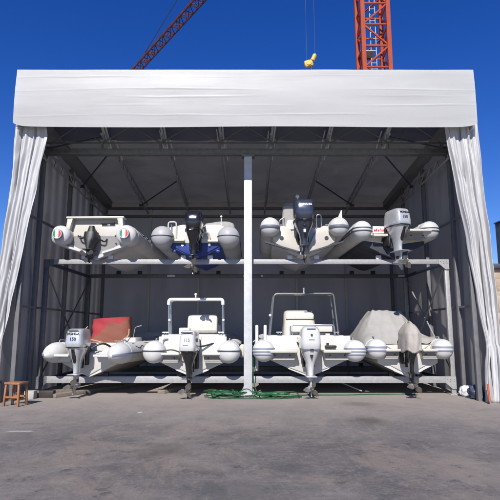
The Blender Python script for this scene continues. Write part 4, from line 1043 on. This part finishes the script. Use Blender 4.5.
# stool
def make_stool(p, rz, m, label, H=.52, w=.36, name='stool', back=False):
    e = empty(name, p, label, 'chair' if back else 'stool', None, rz)
    b = MB(); b.box((0, 0, H), (w, w * .8, .045), bevel=.01); b.build('seat', m, e)
    for sx in (-1, 1):
        for sy in (-1, 1):
            b = MB(); b.bar((sx * w * .46, sy * w * .35, 0), (sx * w * .41, sy * w * .31, H - .02), .04, .04, bevel=.004); b.build('leg', m, e)
    for sy in (-1, 1): b = MB(); b.bar((-w * .42, sy * w * .33, H * .4), (w * .42, sy * w * .33, H * .4), .025, .035); b.build('stretcher', m, e)
    for sx in (-1, 1): b = MB(); b.bar((sx * w * .43, -w * .3, H * .3), (sx * w * .43, w * .3, H * .3), .025, .035); b.build('stretcher', m, e)
    if back:
        for sx in (-1, 1): b = MB(); b.bar((sx * w * .42, w * .36, H), (sx * w * .42, w * .46, H + .45), .035, .035); b.build('back_post', m, e)
        for k in (.2, .42): b = MB(); b.bar((-w * .42, w * .41, H + k), (w * .42, w * .41, H + k), .03, .06); b.build('back_slat', m, e)
    return e
p = at(13, 403, 10.65); make_stool((p.x, 10.75, 0), R(-14), M['wood'], 'small reddish wooden stool standing in front of the shelter, left side', H=.46, w=.37)
make_stool((-5.62, 11.15, 0), R(40), M['darkwood'], 'dark wooden chair behind the small wooden stool', H=.45, w=.4, name='chair', back=True)
# timbers and block on the left
def beam(a, b_, w, h, m, label, name='timber', cat='timber'):
    q = MB(); q.bar(a, b_, w, h, bevel=.01); o = q.build(name, m); tag(o, label, cat, 'strips added for sunlight on the floor under the boats' if cat == 'sun_strip' else None); return o
beam((-5.35, 11.75, .07), (-4.35, 12.55, .07), .14, .14, M['timber'], 'weathered timber beam lying near the wooden stool')
beam((-4.55, 11.95, .045), (-3.2, 14.4, .045), .16, .09, M['timber'], 'long pale strip added for sunlight on the floor under the lower left boat', 'sun_strip', 'sun_strip')  # timber bar laid to stand for a strip of sun on the floor
beam((-2.2, 12.75, .045), (-1.0, 15.0, .045), .22, .09, M['timber'], 'strip added for sunlight on the floor under the boat left of the centre pole', 'sun_strip', 'sun_strip')  # second bar imitating sunlight between the boats
q = MB(); q.box((-5.02, 11.82, .09), (.22, .2, .18), bevel=.012); tag(q.build('concrete_block', M['concrete']), 'small concrete block at the left end of the rack', 'block')
q = MB(); q.box((-4.72, 12.02, .08), (.34, .16, .16), bevel=.012); tag(q.build('timber', M['darkwood']), 'short dark timber offcut beside the concrete block', 'timber')
# bags at the right wall
for (pxx, Y, s, m, lb) in ((467, 12.2, .17, 'bag', 'crumpled white plastic bag at the foot of the right wall'), (477, 11.75, .2, 'navysteel', 'dark bundle lying beside the white plastic bag')):
    b = MB(); bmesh.ops.create_icosphere(b.bm, subdivisions=4, radius=1)
    for v in b.bm.verts:
        n_ = noise.noise(v.co * 1.7 + Vector((pxx, 0, 0))) * .35 + noise.noise(v.co * 4) * .12
        v.co = v.co * (1 + n_); v.co = Vector((v.co.x * s, v.co.y * s * .8, max(-.0, (v.co.z + .8) * s * .85)))
    o = b.build('bag' if m == 'bag' else 'bundle', M[m]); p = at(pxx, 390, Y); o.location = (p.x, Y, 0); tag(o, lb, 'bag' if m == 'bag' else 'bundle')
# trailing mooring rod under boat 3
beam(at(337, 381, 13.3) * 1, at(362, 391, 12.75), .03, .03, M['galv'], 'pale metal bar slanting to the floor under the boat right of the centre pole', 'bar', 'bar')

# ------------------------------------------------------------------ tower crane behind
cr = empty('tower_crane', (7.6, 28, 0), 'orange red lattice tower crane rising behind the shelter', 'crane')
CW = 1.72
def lattice(mb, p0, p1, w, step, rc, rd, side=None, upv=None, tri=False):
    p0, p1 = Vector(p0), Vector(p1); d = (p1 - p0); L = d.length; d.normalize()
    s = side or Vector((1, 0, 0)); u = upv or d.cross(s)
    cs = [(-.5, -.5), (.5, -.5), (.5, .5), (-.5, .5)] if not tri else [(-.5, 0), (.5, 0), (0, .95)]
    P = lambda c, t: p0 + d * t + (s * c[0] + u * c[1]) * w
    for c in cs: mb.bar(P(c, 0), P(c, L), rc, rc)
    n = int(L / step)
    for k in range(n):
        t0, t1 = k * L / n, (k + 1) * L / n
        for i in range(len(cs)):
            a, b_ = cs[i], cs[(i + 1) % len(cs)]
            if k % 2: a, b_ = b_, a
            mb.bar(P(a, t0), P(b_, t1), rd, rd); mb.bar(P(a, t0), P(b_, t0), rd, rd)
    return mb
mx = at(372.5, 35, 28).x
cr.location.x = mx
JZ = 34.6
mb = MB(); lattice(mb, (0, 0, .3), (0, 0, JZ), CW - .2, 1.35, .24, .085)
o = mb.build('mast', M['orange'], cr, smooth=False)
mb = MB()      # ladder and platforms inside the mast
for sx in (-.16, .16): mb.tube([(sx + .1, .25, .3), (sx + .1, .25, JZ)], .03, 6)
for k in range(int(JZ / .4)): mb.bar((-.06, .25, .4 + k * .4), (.26, .25, .4 + k * .4), .03, .03)
for k in range(1, 6): mb.box((-.35, .35, k * 6.1 - .1), (.9, .9, .04))
mb.build('mast_ladder', M['galv'], cr, smooth=False)
mb = MB(); mb.box((0, 0, .15), (4, 4, .3), bevel=.03); mb.build('crane_base', M['concrete'], cr)
jd = Vector((-.562, .82, 0)).normalized(); js = Vector((jd.y, -jd.x, 0))
mb = MB(); lattice(mb, Vector((0, 0, JZ + .2)) + jd * 1.2, Vector((0, 0, JZ + .2)) + jd * 48, 1.0, 1.1, .13, .07, side=js, upv=Vector((0, 0, 1)), tri=True)
mb.build('jib', M['jibshade'], cr, smooth=False)
mb = MB(); lattice(mb, Vector((0, 0, JZ + .2)) - jd * 1.2, Vector((0, 0, JZ + .2)) - jd * 14, 1.2, 1.4, .13, .06, side=js, upv=Vector((0, 0, 1)), tri=True)
mb.build('counter_jib', M['orange'], cr, smooth=False)
mb = MB(); mb.box(Vector((0, 0, JZ - .6)) - jd * 12.5, (1.2, 2.4, 2.2), bevel=.05); mb.build('counterweight', M['concrete'], cr)
mb = MB(); lattice(mb, (0, 0, JZ), (0, 0, JZ + 9.6), 1.1, 1.3, .14, .06); mb.build('apex_tower', M['orange'], cr, smooth=False)
for k, dd in ((36.5, .05), (18, .04)):
    mb = MB(); mb.tube([Vector((0, 0, JZ + 9.5)), Vector((0, 0, JZ + 1.4)) + jd * k], dd, 6); mb.build('pendant_bar', M['cable'], cr)
mb = MB(); mb.tube([Vector((0, 0, JZ + 9.5)), Vector((0, 0, JZ + .9)) - jd * 13], .05, 6); mb.build('pendant_bar', M['cable'], cr)
mb = MB(); mb.box((1.6, -.4, JZ - 1.2), (1.3, 1.7, 2.0), bevel=.08); cab = mb.build('cab', M['orange'], cr)
mb = MB(); mb.box((1.6, -1.26, JZ - 1.0), (1.1, .03, 1.2)); mb.build('cab_window', M['darkglass'], cab, smooth=False)
hp = at(311, 62, 32.1); hc = hp - cr.location
mb = MB(); mb.box((hc.x - .16, hc.y, hc.z - .12), (.62, .26, .5), Matrix.Rotation(R(-14), 3, 'Y'), bevel=.12); mb.tube([(hc.x + .1, hc.y, hc.z + .1), (hc.x + .28, hc.y, hc.z + .52), (hc.x + .34, hc.y, hc.z + .56)], [.16, .15, .08], 12)
mb.tube([(hc.x - .16, hc.y - .16, hc.z - .1), (hc.x - .16, hc.y + .16, hc.z - .1)], .18, 16)
hk = mb.build('hook_block', M['yellow'], cr)
mb = MB(); mb.tube(spline([(hc.x + .02, hc.y, hc.z - .3), (hc.x + .04, hc.y, hc.z - .62), (hc.x + .2, hc.y, hc.z - .85), (hc.x + .02, hc.y, hc.z - 1.05), (hc.x - .18, hc.y, hc.z - .85)]), .055, 10); mb.build('hook', M['darkmetal'], hk)
mb = MB()
for sx in (-.3, .28): mb.tube([(hc.x + sx, hc.y, hc.z + (.1 if sx < 0 else .5)), (hc.x + sx, hc.y, JZ + .2)], .011, 6)
mb.build('hoist_rope', M['cable'], hk)

# ------------------------------------------------------------------ stone building and pole on the right
bx = at(491.5, 300, 26).x
bd = empty('stone_building', (bx, 26, 0), 'tan rubble stone building beyond the right end of the shelter', 'building')
zt_b = at(497, 269, 26).z
b = MB(); b.box((7.5, 5, zt_b / 2), (15, 10, zt_b)); b.build('wall', M['stone'], bd, smooth=False)
b = MB(); b.box((7.5, 5, zt_b + .13), (15.5, 10.5, .26), bevel=.03); b.build('roof', M['darkmetal'], bd)
for k in range(3):
    b = MB(); b.box((1.9 + 4 * k, -.02, 1.9), (.9, .08, 1.2)); w_ = b.build('window', M['darkglass'], bd, smooth=False)
    b = MB(); b.box((1.9 + 4 * k, -.04, 1.24), (1.1, .16, .1)); b.box((1.9 + 4 * k, -.04, 2.56), (1.1, .14, .12)); b.build('window_trim', M['concrete'], w_, smooth=False)
p = at(500, 223, 40)
e = empty('chimney_stack', (p.x + .25, 40, 0), 'dark square metal chimney behind the stone building', 'chimney')
b = MB(); b.box((0, 0, p.z / 2), (.9, .9, p.z), bevel=.03); b.build('shaft', M['darkmetal'], e)
b = MB(); b.box((0, 0, p.z + .05), (1.05, 1.05, .1), bevel=.02); b.build('cap', M['darkmetal'], e)

# ------------------------------------------------------------------ light, sky, camera
EL, AZ = R(39), R(10)          # sun behind the camera, a little to the left
to_sun = Vector((-math.sin(AZ) * math.cos(EL), -math.cos(AZ) * math.cos(EL), math.sin(EL)))
sd = bpy.data.lights.new('sun', 'SUN'); sd.energy = 5.0; sd.angle = R(.53); sd.color = (1, .955, .89)
so = bpy.data.objects.new('sun', sd); COL.objects.link(so); so.rotation_euler = (-to_sun).to_track_quat('-Z', 'Y').to_euler(); so.location = (0, -10, 30)
w = bpy.data.worlds.new('World'); SC.world = w; w.use_nodes = True
nt = w.node_tree; bg = nt.nodes['Background']
sk = nt.nodes.new('ShaderNodeTexSky'); sk.sky_type = 'NISHITA'; sk.sun_disc = False
sk.sun_elevation = EL; sk.sun_rotation = math.atan2(to_sun.x, to_sun.y)
sk.air_density = 1.0; sk.dust_density = 0.0; sk.ozone_density = 6.0; sk.altitude = 0
hs = nt.nodes.new('ShaderNodeHueSaturation'); hs.inputs['Hue'].default_value = .522; hs.inputs['Saturation'].default_value = 1.27; hs.inputs['Value'].default_value = 1.0
nt.links.new(sk.outputs[0], hs.inputs['Color']); nt.links.new(hs.outputs[0], bg.inputs[0]); bg.inputs[1].default_value = .097
cd = bpy.data.cameras.new('camera'); cd.sensor_width = 36; cd.lens = 36.0; cd.clip_end = 2000; cd.clip_start = .05
co = bpy.data.objects.new('camera', cd); COL.objects.link(co); co.location = (0, 0, CAM_H); co.rotation_euler = (PI / 2 + PITCH, 0, 0); SC.camera = co
vs = SC.view_settings; vs.view_transform = 'Standard'; vs.look = 'None'; vs.exposure = .35; vs.gamma = 1; vs.use_curve_mapping = False
SC.render.engine = 'CYCLES'
SC.cycles.max_bounces = 8; SC.cycles.diffuse_bounces = 4
